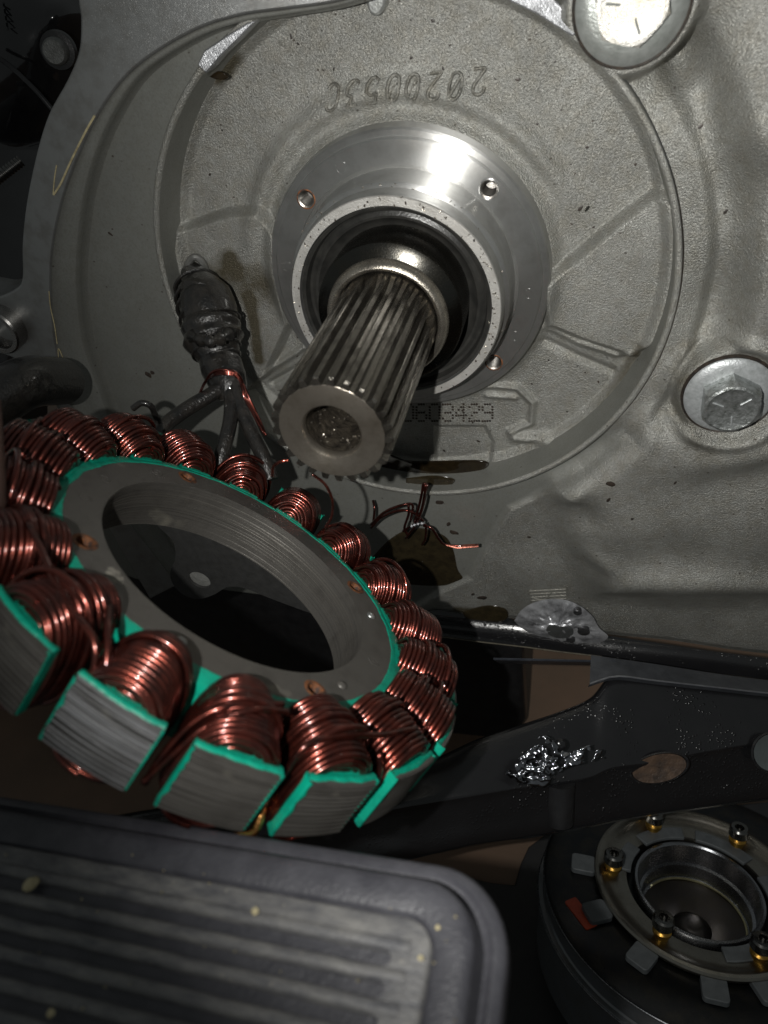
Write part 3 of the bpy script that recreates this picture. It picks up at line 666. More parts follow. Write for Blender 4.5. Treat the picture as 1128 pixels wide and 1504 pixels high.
for a in HA:
    m2 = MB(); lathe(m2, [(0, -2), (.20, -2), (.20, .3), (0, .3)], 32, A=ZA); o = m2.build('cutter', LAM, None); o.matrix_world = SM @ Matrix.Translation((4.13 * math.cos(math.radians(a)), 4.13 * math.sin(math.radians(a)), 0)); cut.append(o)
bpy.context.view_layer.update()
carve(core, cut)
mb = MB(); lathe(mb, [(3.604, -.05)] + [(r - .004, h) for r, h in zig(3.61, .045, 1, -.03, -H + .02, 15)] + [(3.604, -H + .01)], 300, A=ZA); mb.build('bore_wall', LAMB, stator, smooth=40)
for a in HA:
    m2 = MB(); lathe(m2, [(.29, .004), (.24, .02), (.20, .012), (.185, -.15), (.185, -.7), (0, -.72)], 32, A=ZA); m2.build('bolt_hole', RUST, stator, loc=(4.13 * math.cos(math.radians(a)), 4.13 * math.sin(math.radians(a)), 0))
for a in (-96, 147, 76, 57, 12 + 15, -20, -34, 205, 232):
    m2 = MB()
    if a in (-96, 147, 205): lathe(m2, [(.13, 0.0), (.12, .03), (.07, .065), (0, .075)], 20, A=ZA)
    else: lathe(m2, [(.17, 0.004), (.14, .014), (.12, .006), (.06, .01), (0, .02)], 20, A=ZA)
    m2.build('rivet', ZINC if a in (-96, 147) else LAM, stator, loc=(4.08 * math.cos(math.radians(a)), 4.08 * math.sin(math.radians(a)), 0))
m2 = MB(); c_ = SM.inverted() @ at(168, 845, 0); o_ = SM.inverted() @ CAM; d_ = (SM.inverted().to_3x3() @ (RM @ Vector(((168 - CX) / FPX, 1, (CY - 845) / FPX)))); c_ = o_ + d_ * (-o_.z / d_.z)
R3 = [(c_.x + .26 * (1 + .5 * mn.noise(Vector((math.cos(k * .2618) * 2, math.sin(k * .2618) * 2, 5)))) * math.cos(k * .2618), c_.y + .20 * (1 + .6 * mn.noise(Vector((math.cos(k * .2618) * 2, math.sin(k * .2618) * 2, 9)))) * math.sin(k * .2618), .003) for k in range(24)]
m2.v = R3 + [(c_.x + (x - c_.x) * .6, c_.y + (y - c_.y) * .6, .016 + .012 * mn.noise(Vector((x * 9, y * 9, 0)))) for x, y, z in R3] + [(c_.x, c_.y, .012)]
m2.f = [(k, (k + 1) % 24, 24 + (k + 1) % 24, 24 + k) for k in range(24)] + [(24 + k, 24 + (k + 1) % 24, 48) for k in range(24)]
m2.build('corrosion_patch', m_plain('pale_corrosion', (.30, .285, .24), (.11, .10, .09), .6, .2, 7, .06, 16), stator)
# green web between core and teeth, wavy brushed-on edge
mb = MB(); n = 540; pr = [(0, .003), (.03, .022), (.2, .03)]
for k in range(n):
    a = 2 * math.pi * k / n; r0 = 4.50 + .035 * mn.noise(Vector((math.cos(a) * 9, math.sin(a) * 9, 0))) + .02 * mn.noise(Vector((math.cos(a) * 30, math.sin(a) * 30, 2)))
    for r_, h in ((r0, .003), (r0 + .02, .022), (r0 + .09, .02), (4.76, -.02), (4.90, -.08), (4.94, -H + .02), (4.86, -H - .03), (4.5, -H - .03)): mb.v.append((r_ * math.cos(a), r_ * math.sin(a), h))
for k in range(n):
    l = (k + 1) % n
    for i in range(7): mb.f.append((k * 8 + i, k * 8 + i + 1, l * 8 + i + 1, l * 8 + i))
mb.build('green_insulation', GRN, stator)
# one tooth: shoe, green coat, neck, coil - meshes shared by all eighteen
def shoe_mesh():
    m_ = MB(); hw = math.radians(7.3); n = 10
    prof = [(6.44, -.02), (6.44, 0.0), (6.60, 0.0)] + [(r, h) for r, h in zig(6.640, .055, -1, n=13)] + [(6.60, -H), (6.44, -H)]
    m0 = len(prof)
    for k in range(n + 1):
        a = -hw + 2 * hw * k / n
        for r_, h in prof: m_.v.append((r_ * math.cos(a), r_ * math.sin(a), h))
    for k in range(n):
        for i in range(m0): j = (i + 1) % m0; m_.f.append((k * m0 + i, k * m0 + j, (k + 1) * m0 + j, (k + 1) * m0 + i))
    m_.f.append(tuple(range(m0))); m_.f.append(tuple(n * m0 + i for i in range(m0))[::-1]); return m_
def shoegreen_mesh(seed):
    m_ = MB(); hw = math.radians(7.55); n = 36; e = math.radians(.55)
    for k in range(n + 1):                                   # top strip with ragged outer edge
        a = -hw + 2 * hw * k / n; q = .09 * mn.noise(Vector((k * .13, seed, 0))) + .02 * mn.noise(Vector((k * .7, seed, 3)))
        r1 = 6.545 + q * .6
        for r_, h in ((6.40, -.25), (6.40, .03), (6.43, .055), (r1 - .03, .045), (r1, .004)): m_.v.append((r_ * math.cos(a), r_ * math.sin(a), h))
    for k in range(n):
        for i in range(4): m_.f.append((k * 5 + i, k * 5 + i + 1, k * 5 + 6 + i, k * 5 + 5 + i))
    for sg in (-1, 1):                                       # side edges
        b = len(m_.v); nn = 30
        for k in range(nn + 1):
            h = .03 - (H + .03) * k / nn; w = .006 * mn.noise(Vector((k * .22, seed, sg))) + .002 * mn.noise(Vector((k * 1.3, seed, sg)))
            for r_, a in ((6.38, sg * (hw - math.radians(1))), (6.38, sg * hw), (6.60, sg * (hw + math.radians(.12))), (6.645 if sg < 0 else 6.58, sg * (hw - math.radians(.15))), (6.642 if sg < 0 else 6.57, sg * (hw - math.radians(.42) + w * 1.6))): m_.v.append((r_ * math.cos(a), r_ * math.sin(a), h))
        for k in range(nn):
            for i in range(4): m_.f.append((b + k * 5 + i, b + k * 5 + i + 1, b + k * 5 + 6 + i, b + k * 5 + 5 + i))
    return m_
def coil_mesh(seed):
    m_ = MB(); rnd = random.Random(seed); hm = -H / 2; wr = .0635; NT_ = 13; SEG = 44
    pts = []; r0 = 4.70 + wr
    def ring(r_, ph, lay=0.0, dx=0):
        a = .128 * r_ + .06 + lay; b = H / 2 + .40 + .17 * math.sin(max(0, (r_ - 4.6) / 1.9) * math.pi) + lay
        c, s_ = math.cos(ph), math.sin(ph); e = 2 / 2.35
        return Vector((r_ + dx, a * math.copysign(abs(c) ** e, c), hm + b * math.copysign(abs(s_) ** e, s_)))
    jit = [rnd.uniform(-.012, .012) for _ in range(NT_ + 2)]; lj = [rnd.uniform(-.02, .03) for _ in range(NT_ + 2)]
    tot = NT_ * SEG
    for i in range(tot + 1):
        t = i / SEG; k = int(t); f = t - k; r_ = r0 + (6.36 - r0) * t / NT_ + jit[k] * (1 - f) + jit[k + 1] * f
        pts.append(ring(r_, -math.pi / 2 + 2 * math.pi * t, lj[k] * (1 - f) + lj[k + 1] * f))
    tube(m_, pts, wr, 8)
    for re_, sd in ((r0 - .02, -1), (6.35, 1)):             # flat spirals close both ends down to the tooth
        pts = []
        for i in range(int(3.6 * SEG)): t = i / SEG; pts.append(ring(re_ + .02 * math.sin(t * 2.1) - sd * .03 * t, math.pi / 2 + 2 * math.pi * t, -.118 * (t + .55)))
        tube(m_, pts, wr, 7)
    # inner layer filling the gaps (half a pitch off)
    pts = []
    for i in range((NT_) * 28 + 1):
        t = i / 28; r_ = r0 + .06 + (6.32 - r0) * t / NT_; pts.append(ring(r_, -math.pi / 2 - 2 * math.pi * t, -.10))
    tube(m_, pts, wr, 6)
    # a few turns of an outer layer, crossing loosely
    t0 = rnd.uniform(0, 4); nt = rnd.choice([2, 3, 4]); pts = []
    for i in range(nt * 40 + 1):
        t = i / 40; r_ = 5.0 + t0 * .14 + t * .14 + .05 * math.sin(t * 2.2); pts.append(ring(r_, .3 + 2 * math.pi * t, .10))
    tube(m_, pts, wr, 8)
    pts = []
    x0 = rnd.uniform(5.3, 5.6)
    for i in range(41):                                      # one strand crossing the others on the slant
        t = i / 40; pts.append(ring(x0 + t * rnd.uniform(.55, .56), -.5 + t * (math.pi + 1.0), .12 + .09 * math.sin(t * math.pi)))
    if seed % 2 == 0: tube(m_, pts, wr, 8)
    return m_
SHM = shoe_mesh().mesh('pole_shoe', 40); SHM.materials.append(m_laminate('stacked_steel_plates', (.105, .099, .090), bands=.22, bright=(.20, .195, .185)))
SHB = SHM.copy(); SHB.name = 'pole_shoe'; SHB.materials.clear(); SHB.materials.append(m_laminate('bare_steel_plates', (.15, .15, .15), bands=.6, bright=(.36, .37, .39)))
GRM = []; COM = []
for i in range(4):
    g = shoegreen_mesh(i * 3.1).mesh('green_coat', 50); g.materials.append(GRN); GRM.append(g)
    c = coil_mesh(i + 1).mesh('copper_coil', 80); c.materials.append(COP); COM.append(c)
nb = MB(); box(nb, (5.55, 0, -H / 2), (1.78, .95, H + .04)); NKM = nb.mesh('tooth_neck', None); NKM.materials.append(GRN)
for k in range(18):
    a = math.radians(6.0 + 20 * k)
    t = bpy.data.objects.new('pole_tooth', None); COL.objects.link(t); t.parent = stator; t.rotation_euler = (0, 0, a)
    for nm, me in (('pole_shoe', SHB if k == 7 else SHM), ('green_coat', GRM[(k * 3 + 1) % 4]), ('copper_coil', COM[(k * 5 + k // 4) % 4]), ('tooth_neck', NKM)):
        o = bpy.data.objects.new(nm, me); COL.objects.link(o); o.parent = t
        if me is SHB: o['label'] = 'pole shoe with bright bare steel plates'
def sp(r_, a, h): a = math.radians(a); return Vector((r_ * math.cos(a), r_ * math.sin(a), h))
def swire(name, P, r_=.066, mat=COP, parent=stator, n=10):
    m_ = MB(); tube(m_, spline(P, n), r_, 8); return m_.build(name, mat, parent, smooth=180)
# jumper wires crossing from tooth to tooth outside the coils
swire('jumper_wire', [sp(5.3, 132, .50), sp(5.9, 137, .55), sp(6.25, 141, .2), sp(6.45, 143.5, -.5), sp(6.4, 142, -1.3), sp(6.2, 140, -1.7)])
swire('jumper_wire', [sp(5.6, 173, .60), sp(5.9, 165, .62), sp(6.1, 159.5, .1), sp(6.3, 157, -.6), sp(6.3, 155.5, -1.4)])
swire('jumper_wire', [sp(5.45, 172, .62), sp(5.8, 162, .50), sp(6.0, 157.5, .0), sp(6.2, 155.8, -.8), sp(6.2, 156, -1.5)])
swire('jumper_wire', [sp(6.0, 213, .25), sp(5.95, 206, .55), sp(5.9, 196, .55), sp(5.95, 184, .60), sp(6.1, 177, .35), sp(6.25, 176, -.4)])
swire('jumper_wire', [sp(6.15, 195, .3), sp(6.35, 197, -.2), sp(6.4, 196.5, -.9), sp(6.3, 195, -1.5)])
swire('jumper_wire', [sp(5.7, 108, .62), sp(5.8, 116, .66), sp(6.0, 128, .5), sp(6.2, 137, .45), sp(6.35, 140.5, -.2), sp(6.3, 141.5, -1.0)])
swire('bare_wire_end', [sp(6.1, 177.5, -1.2), sp(6.5, 176, -1.55), sp(6.6, 173, -1.6)], .10, m_plain('bare_copper', (.75, .38, .12), (.5, .22, .08), .2, 1.0, 4, .01))
# broken single wire ends rising off the ring near the shaft
def wp(px, py, d): return stator.matrix_world.inverted() @ campt(px, py, d)
bpy.context.view_layer.update()
swire('broken_wire', [wp(478, 775, 20.5), wp(487, 758, 20.2), wp(488, 735, 19.9), wp(478, 712, 19.6), wp(458, 696, 19.4)], .042)
swire('broken_wire', [wp(400, 700, 20.0), wp(402, 685, 19.6), wp(412, 678, 19.4), wp(424, 676, 19.4)], .045)

# ================================================================== LEADS
harn = empty('wiring_lead', at(310, 440, 8.0), 'black oily sleeved wiring lead coming out of the case wall and splitting into three wires', 'wiring lead')
HM = Matrix.Translation(-harn.location)
def hp(px, py, y): return HM @ at(px, py, y)
def hpart(name, P, r_, mat=RUB, n=8, seg=20, par=harn):
    m_ = MB(); pts = spline(P, n)
    if hasattr(r_, '__len__'):
        rs = []; k = len(r_) - 1
        for i in range(len(pts)): t = i / (len(pts) - 1) * k; j = min(int(t), k - 1); rs.append(r_[j] + (r_[j + 1] - r_[j]) * (t - j))
    else: rs = r_
    tube(m_, pts, rs, seg); return m_.build(name, mat, par, smooth=60)
hpart('conduit_sleeve', [hp(282, 400, 8.9), hp(296, 425, 8.1), hp(306, 452, 7.5), hp(312, 485, 6.9)], [.42, .62, .95, .98, .92])
mb = MB(); lathe(mb, [(.60, -.25), (.80, -.2), (.90, 0), (.86, .15), (.6, .2)], 40)
for q_, rr_ in ((.25, .80), (.42, .88), (.58, .94), (.78, .97)):
    a_, b_ = hp(282, 400, 8.9), hp(312, 485, 6.9); c_ = a_.lerp(b_, q_); ax_ = (b_ - a_).normalized(); u_, w_ = frame_from(ax_); m_ = MB()
    tube(m_, [c_ + (u_ * math.cos(t) + w_ * math.sin(t)) * rr_ for t in [k * math.pi / 16 for k in range(32)]], .06, 6, closed=True); m_.build('sleeve_ring', RUB, harn)
m_ = MB(); a_, b_ = hp(308, 466, 7.2), hp(322, 528, 6.15); ax_ = (b_ - a_).normalized(); u_, w_ = frame_from(ax_)
tube(m_, [a_.lerp(b_, t) + (u_ * math.cos(t * 30) + w_ * math.sin(t * 30)) * (.97 + .06 * math.sin(t * 17) - .22 * t * t) for t in [k / 150 for k in range(151)]], .05, 6, flat=.6); m_.build('tape_edge', RUB, harn, smooth=70)
g = mb.build('grommet', RUB, harn, loc=hp(300, 436, 7.75)); g.rotation_euler = (math.radians(28), 0, math.radians(-12))
hpart('tape_wrap', [hp(308, 470, 7.1), hp(314, 500, 6.6), hp(322, 525, 6.2)], [.95, 1.05, .98, 1.08, .92, .8, .72], n=12)
hpart('tape_wrap', [hp(318, 520, 6.3), hp(328, 545, 5.8), hp(338, 568, 5.3), hp(342, 585, 5.1)], [.66, .74, .68, .55, .48], n=12)
mb = MB(); tube(mb, [hp(280 + 55 * t, 492 - 8 * t + 14 * math.sin(t * 2.6), 6.1 - .9 * math.sin(t * 3.1)) for t in [i / 14 for i in range(15)]], [.18 + .07 * math.sin(i * 1.9) for i in range(15)], 10); mb.build('tape_flap', RUB, harn, smooth=70)
hpart('lead_wire', [hp(336, 560, 5.3), hp(312, 578, 4.7), hp(280, 597, 4.0), hp(250, 618, 3.2), hp(237, 632, 2.7), hp(228, 655, 2.2)], .25)
hpart('lead_wire', [hp(338, 565, 5.2), hp(340, 595, 4.5), hp(337, 625, 3.8), hp(328, 660, 3.0), hp(318, 695, 2.4)], .25)
hpart('lead_wire', [hp(343, 562, 5.2), hp(352, 595, 4.6), hp(368, 632, 3.9), hp(386, 670, 3.2), hp(398, 705, 2.7)], .25)
hpart('thin_wire', [hp(237, 625, 2.9), hp(229, 612, 2.9), hp(222, 597, 2.7), hp(208, 592, 2.6), (hp(195, 600, 2.5))], .10)
for j in range(4):
    hpart('binding_wire', [hp(292 + j * 3, 580 - j * 6, 4.5), hp(305 + j * 2, 556 - j * 3, 4.6 - j * .05), hp(328, 548 - j * 2 + 1, 4.5), hp(350, 556 - j * 2, 4.6), hp(360 + j * 2, 585, 4.4), hp(374 + j * 3, 612 + j * 3, 4.0), hp(386 + j * 1.5, 634 + j * 2, 3.7)], .045, COP, seg=6)

# ================================================================== LOOSE TWIST OF COPPER WIRE
twist = empty('copper_wire_scrap', at(605, 775, 7.6), 'twisted scrap of thin broken copper wires lying on the case under the shaft', 'copper wire')
TM = Matrix.Translation(-twist.location)
def tp(px, py, y): return TM @ at(px, py, y)
for P in ([(545, 775, 7.3), (560, 760, 7.0), (585, 750, 6.9), (605, 752, 6.9), (622, 765, 7.2)], [(545, 770, 7.3), (565, 752, 6.8), (590, 742, 6.7), (606, 742, 6.9), (603, 765, 7.2)],
          [(612, 768, 7.2), (620, 745, 7.0), (624, 725, 6.9), (628, 712, 6.9)], [(608, 770, 7.2), (615, 745, 7.0), (620, 722, 6.9), (622, 711, 6.9), (628, 712, 6.9)],
          [(625, 712, 6.8), (622, 740, 7.0), (612, 768, 7.1), (600, 785, 7.3), (596, 790, 7.4)], [(592, 780, 7.3), (606, 772, 7.1), (624, 770, 7.1), (625, 790, 7.3), (620, 800, 7.5)],
          [(548, 735, 7.7), (550, 748, 7.4), (548, 770, 7.3)], [(622, 772, 7.2), (634, 776, 7.1), (645, 792, 7.2), (655, 800, 7.3), (685, 802, 7.4), (703, 800, 7.4)], [(600, 742, 6.8), (600, 756, 6.9), (594, 775, 7.1), (598, 785, 7.2)]):
    m_ = MB(); tube(m_, spline([tp(*p) for p in P], 8), .055, 8); m_.build('wire_strand', COP, twist, smooth=180)
m_ = MB(); tube(m_, [tp(655, 800, 7.28), tp(672, 803, 7.36), tp(703, 801, 7.38)], [.05, .11, .10], 8, flat=.5); m_.build('flattened_end', m_plain('dull_copper', (.36, .13, .09), (.25, .08, .06), .35, .8, 4, .01), twist)
m_ = MB(); tube(m_, spline([tp(604, 773, 7.1), tp(612, 770, 7.0), tp(624, 768, 7.0)], 6), [.05 + .03 * math.sin(i * 2.1) for i in range(13)], 6); m_.build('solder_blob', CUT, twist)

# ================================================================== PEDAL
PZ = -2.05
ptl = atz(300, 1222, PZ)
ped = empty('foot_pedal', Vector((ptl.x, ptl.y, PZ)), 'black ribbed rubber foot pedal pad speckled with grit below the stator', 'pedal')
def pl(px, py): v = atz(px, py, PZ); return (v.x - ped.location.x, v.y - ped.location.y)
corner = pl(752, 1305); yb = pl(300, 1222)[1]
xr = pl(740, 1400)[0]; yt = (pl(300, 1213)[1] + pl(560, 1262)[1]) / 2
def rrect(x0, x1, y0, y1, r_, n=10):
    P = []
    for cx_, cy_, a0 in ((x1 - r_, y1 - r_, 0), (x0 + r_, y1 - r_, 90), (x0 + r_, y0 + r_, 180), (x1 - r_, y0 + r_, 270)):
        for k in range(n + 1): a = math.radians(a0 + 90 * k / n); P.append((cx_ + r_ * math.cos(a), cy_ + r_ * math.sin(a)))
    return P
def ringloft(m_, loops, cap=True):
    n = len(loops[0]); b = len(m_.v)
    for L in loops: m_.v += L
    for i in range(len(loops) - 1):
        for k in range(n): l = (k + 1) % n; m_.f.append((b + i * n + k, b + i * n + l, b + (i + 1) * n + l, b + (i + 1) * n + k))
    if cap: m_.f.append(tuple(b + (len(loops) - 1) * n + k for k in range(n)))
X0, X1, Y1, Y0 = xr - 12.5, xr, yt + .22, yt - 7.6
def L_(ins, z, r_): return [(x, y, z) for x, y in rrect(X0 + ins, X1 - ins, Y0 + ins, Y1 - ins, r_)]
m_ = MB(); ringloft(m_, [L_(.0, -.95, 1.25), L_(.0, -.55, 1.25), L_(.06, -.45, 1.2), L_(.20, -.42, 1.1), L_(.26, -.50, 1.0), L_(.34, -.52, 1.0), L_(.37, -.45, 1.0), L_(.42, -.10, .95), L_(.48, -.03, .9), L_(.60, 0.0, .85), L_(.95, .0, .55), L_(1.0, -.03, .5), L_(1.02, -.10, .48), L_(1.08, -.12, .45)], cap=True)
m_.build('rim_frame', PEDF, ped, smooth=60)
# tread plate with slots between raised bars
pitch = .405; n_b = 14
m_ = MB(); ringloft(m_, [L_(1.03, -.115, .45), L_(1.05, -.04, .43), L_(1.10, -.015, .42), L_(1.40, -.02, .25), L_(1.42, -.33, .25)], cap=True)
m_.build('tread_base', PED, ped, smooth=50)
for i in range(n_b):
    yc = Y1 - 1.44 - i * pitch
    if yc < Y0 + 1.25: break
    m_ = MB(); x0, x1 = X0 + 1.35, X1 - 1.36; P = []
    prof = [(-.125, -.30), (-.112, -.08), (-.085, -.01), (-.04, .015), (.04, .018), (.085, -.01), (.112, -.07), (.125, -.32)]
    nx = 60
    for k in range(nx + 1):
        x = x0 + (x1 - x0) * k / nx
        for dy, z in prof: m_.v.append((x, yc + dy + .012 * mn.noise(Vector((x, i, 0))), z + (.012 * mn.noise(Vector((x * 1.3, i * 3.3, 1))))))
    for k in range(nx):
        for j in range(7): m_.f.append((k * 8 + j, k * 8 + j + 1, k * 8 + 9 + j, k * 8 + 8 + j))
    m_.build('tread_rib', PED, ped, smooth=70)
    if i < n_b - 1:                       # rounded slot ends
        m_ = MB(); w = pitch / 2 - .11; xe = X1 - 1.40
        ye = yc - pitch / 2; b = 0; n = 14
        for k in range(n + 1):
            a = -math.pi / 2 + math.pi * k / n
            for q, z in ((1.0, -.325), (1.03, -.10), (1.15, -.012)): m_.v.append((xe - .33 + w * q * math.cos(a) * 1.2, ye + w * q * math.sin(a), z))
            m_.v.append((xe + .05, ye + (pitch / 2) * max(-1, min(1, math.sin(a) * 1.5)), -.012))
        for k in range(n):
            for j in range(3): m_.f.append((k * 4 + j, k * 4 + j + 1, k * 4 + 5 + j, k * 4 + 4 + j))
        m_.build('slot_end', PED, ped, smooth=50)
m_ = MB()
for i in range(60):
    x, y = random.uniform(X0 + 2, X1 - .5), random.uniform(Y0 + 1, Y1 - .6); s_ = random.uniform(.012, .028)
    m_.add([(x + s_, y, .03), (x - s_ * .6, y + s_, .03), (x - s_ * .6, y - s_, .03), (x, y, .03 + s_ * 1.5), (x, y, .01)], [(0, 1, 3), (1, 2, 3), (2, 0, 3), (0, 1, 4), (1, 2, 4), (2, 0, 4)])
m_.build('pale_grit', CRUMB, ped, kind='stuff')
def crumb(px, py, s_, label):
    v = atz(px, py, PZ + .05); bm = bmesh.new(); bmesh.ops.create_icosphere(bm, subdivisions=3, radius=s_)
    for w in bm.verts: w.co = w.co * (1 + .5 * mn.noise(w.co * (2.2 / s_) * .5 + Vector((px, 0, 0)))); w.co.z *= .5
    me = bpy.data.meshes.new('grit_crumb'); bm.to_mesh(me); bm.free(); me.materials.append(CRUMB)
    o = bpy.data.objects.new('grit_crumb', me); COL.objects.link(o); o.location = v; tag(o, label, 'crumb', 'pale crumbs on the pedal')
crumb(45, 1298, .12, 'largest pale yellow crumb on the pedal rubber near the left edge'); crumb(374, 1338, .06, 'small pale crumb on a pedal rib right under the middle of the stator')
crumb(75, 1488, .06, 'pale crumb at the lower left of the ribbed pedal'); crumb(643, 1362, .035, 'tiny white crumb on the top right corner of the pedal tread'); crumb(618, 1407, .038, 'tiny white crumb at the end of a pedal slot near its right border')

# ================================================================== BLACK FRAME ARM UNDER THE CASE
arm = empty('frame_arm', campt(800, 1120, 26), 'wet black painted steel arm with oval holes passing below the engine case', 'frame arm')
AI = arm.matrix_world.inverted()
def ap(px, py, d): return Matrix.Translation(-arm.location) @ campt(px, py, d)
# cross-sections swept left to right: ridge line, upper edge, lower edge
secs = [(-40, 1250, 1262, 1300, 24), (180, 1195, 1240, 1290, 24), (400, 1165, 1235, 1283, 24.2), (560, 1140, 1193, 1268, 24.5), (640, 1113, 1178, 1252, 24.8), (700, 1086, 1168, 1240, 25), (760, 1066, 1158, 1232, 25.3), (820, 1046, 1150, 1222, 25.6), (866, 1026, 1142, 1214, 25.9), (900, 992, 1128, 1206, 26.1), (960, 985, 1120, 1196, 26.5), (1040, 992, 1104, 1185, 27), (1140, 1000, 1088, 1172, 27.5), (1300, 1010, 1070, 1160, 28)]
rows = []
for x, yu, ym, yl, d in secs:
    rows.append([ap(x, yu, d + 2.2), ap(x, yu + 2, d + 1.2), ap(x + 1, yu + (ym - yu) * .25, d + .75), ap(x + 1, yu + (ym - yu) * .6, d + .35), ap(x + 1, ym - 8, d + .05), ap(x, ym, d), ap(x, ym + 8, d + .10), ap(x, ym + (yl - ym) * .5, d + .30), ap(x, yl - 4, d + .5), ap(x, yl, d + .8), ap(x, yl + 2, d + 1.8)])
def row_at(t):
    k = min(int(t), len(rows) - 2); f = t - k; a, b, c, e = rows[max(k - 1, 0)], rows[k], rows[k + 1], rows[min(k + 2, len(rows) - 1)]
    return [0.5 * ((2 * q) + (r_ - p) * f + (2 * p - 5 * q + 4 * r_ - s_) * f * f + (3 * q - p - 3 * r_ + s_) * f ** 3) for p, q, r_, s_ in zip(a, b, c, e)]
fine = [row_at(i / 12) for i in range(12 * (len(rows) - 1) + 1)]
m_ = MB(); K = len(fine[0]); 
dense = []
for R_ in fine:
    q = spline(R_, 5); dense.append(q)
K = len(dense[0])
for r_ in dense: m_.v += [tuple(p) for p in r_]
for i in range(len(dense) - 1):
    for k in range(K - 1): m_.f.append((i * K + k, i * K + k + 1, (i + 1) * K + k + 1, (i + 1) * K + k))
m_.build('arm_body', BLK, arm, smooth=60)
def oval(px, py, d, rx, ry, ang, mat_in, name='oval_hole'):
    M_ = Matrix.Translation(ap(px, py, d)) @ M3.to_4x4() @ Matrix.Rotation(ang, 4, 'Z')
    m_ = MB(); loops = []
    for s_, z in ((1.12, .02), (1.05, .07), (1.0, .03), (.97, -.25)): loops.append([tuple(M_ @ Vector((rx * s_ * math.cos(k * 2 * math.pi / 40), ry * s_ * math.sin(k * 2 * math.pi / 40), z))) for k in range(40)])
    ringloft(m_, loops, cap=False); o = m_.build(name, BLK, arm, smooth=60)
    m_ = MB(); ringloft(m_, [[tuple(M_ @ Vector((rx * s_ * math.cos(k * 2 * math.pi / 40), ry * s_ * math.sin(k * 2 * math.pi / 40), z))) for k in range(40)] for s_, z in ((.99, .035), (.6, .0), (.02, -.02))], cap=False)
    m_.build('hole_back', mat_in, o, smooth=60)
oval(968, 1128, 26.45, 1.02, .52, math.radians(12), m_plain('dusty_brown_steel', (.10, .062, .04), (.03, .022, .018), .5, .2, 1.6, .05, 6))
oval(1135, 1105, 27.2, .75, .72, 0, m_metal('bare_bolt_end', (.33, .36, .36), .35, .01, .3).m)
# spilled solvent, shining wet, with its bubbles
def wet_patch(px, cen, d, amp, mat, name):
    R3 = spline([ap(x, y, d) for x, y in px] + [ap(px[0][0], px[0][1], d)], 8)[:-1]; c = ap(cen[0], cen[1], d - .10); m_ = MB(); k = len(R3); f = (RM @ Vector((0, -1, 0)))
    ns = 30
    for i in range(ns + 1):
        t = 1 - i / ns
        for p in R3:
            w = c.lerp(p, max(t, .003)); h = amp * (1 - t ** 6) * (.75 + 1.6 * mn.noise(w * 3.1) + 1.3 * mn.noise(w * 8))
            m_.v.append(tuple(w + f * h))
    for i in range(ns):
        for j in range(k):
            v_ = Vector(m_.v[i * k + j]); e_ = 1 - i / ns
            if mn.noise(v_ * 2.6) + .45 * mn.noise(v_ * 7.5) < -.16 + .55 * max(0, e_ - .6): continue
            m_.f.append((i * k + j, i * k + (j + 1) % k, (i + 1) * k + (j + 1) % k, (i + 1) * k + j))
    o = m_.build(name, mat, arm, smooth=180); so = o.modifiers.new('thick', 'SOLIDIFY'); so.thickness = .03; return o
SLV = m_metal('silvery_wet_sludge', (.34, .35, .38), .13, .006, .9, dirtcol=(.015, .015, .018), metal=1.0).m
wet_patch([(742, 1136), (750, 1116), (764, 1102), (782, 1088), (800, 1080), (815, 1090), (830, 1104), (848, 1100), (866, 1094), (880, 1096), (884, 1106), (872, 1118), (848, 1124), (826, 1132), (812, 1148), (792, 1157), (760, 1150)], (800, 1124), 24.85, .075, SLV, 'wet_sludge')
for x, y, r_ in ((823, 1094, .22), (782, 1102, .10), (768, 1106, .08), (800, 1106, .09), (884, 1113, .05), (792, 1122, .09)):
    m_ = MB(); bm_p = ap(x, y, 25.05); M_ = Matrix.Translation(bm_p) @ M3.to_4x4()
    loops = [[tuple(M_ @ Vector((r_ * math.cos(a) * math.cos(k * .3927), r_ * math.cos(a) * math.sin(k * .3927), r_ * .6 * math.sin(a)))) for k in range(16)] for a in (0, .4, .8, 1.2, 1.5)]
    ringloft(m_, loops); m_.build('water_bead', BLK, arm, smooth=180)
m_ = MB(); UA = resample(spline([ap(868, 962, 27.6), ap(960, 975, 27.9), ap(1050, 989, 28.3), ap(1140, 1001, 28.7), ap(1400, 1035, 29.5)], 8), 40); UB = resample(spline([ap(866, 1004, 26.6), ap(905, 993, 26.7), ap(960, 999, 27.0), ap(1050, 1009, 27.4), ap(1140, 1019, 27.9), ap(1400, 1044, 28.6)], 8), 40)
loft(m_, [UA, [a.lerp(b, .5) for a, b in zip(UA, UB)], UB, [b + (RM @ Vector((0, .25, -.2))) for b in UB]]); m_.build('arm_upper_lip', m_plain('satin_dark_steel', (.075, .08, .09), (.045, .048, .055), .36, .4, 2, .01), arm, smooth=50)
m_ = MB(); tube(m_, [b + (RM @ Vector((0, -.03, 0))) for b in UB], .035, 6); m_.build('lip_edge', m_plain('worn_lip_edge', (.32, .33, .35), (.2, .2, .22), .3, .8, 3, .01), arm)
# hanging rubber stub under the arm
m_ = MB(); tube(m_, [ap(822, 1148, 25.9), ap(822, 1175, 26.0), ap(822, 1206, 26.2)], [.55, .52, .5], 24); m_.build('rubber_stub', BLKP, arm, smooth=60)
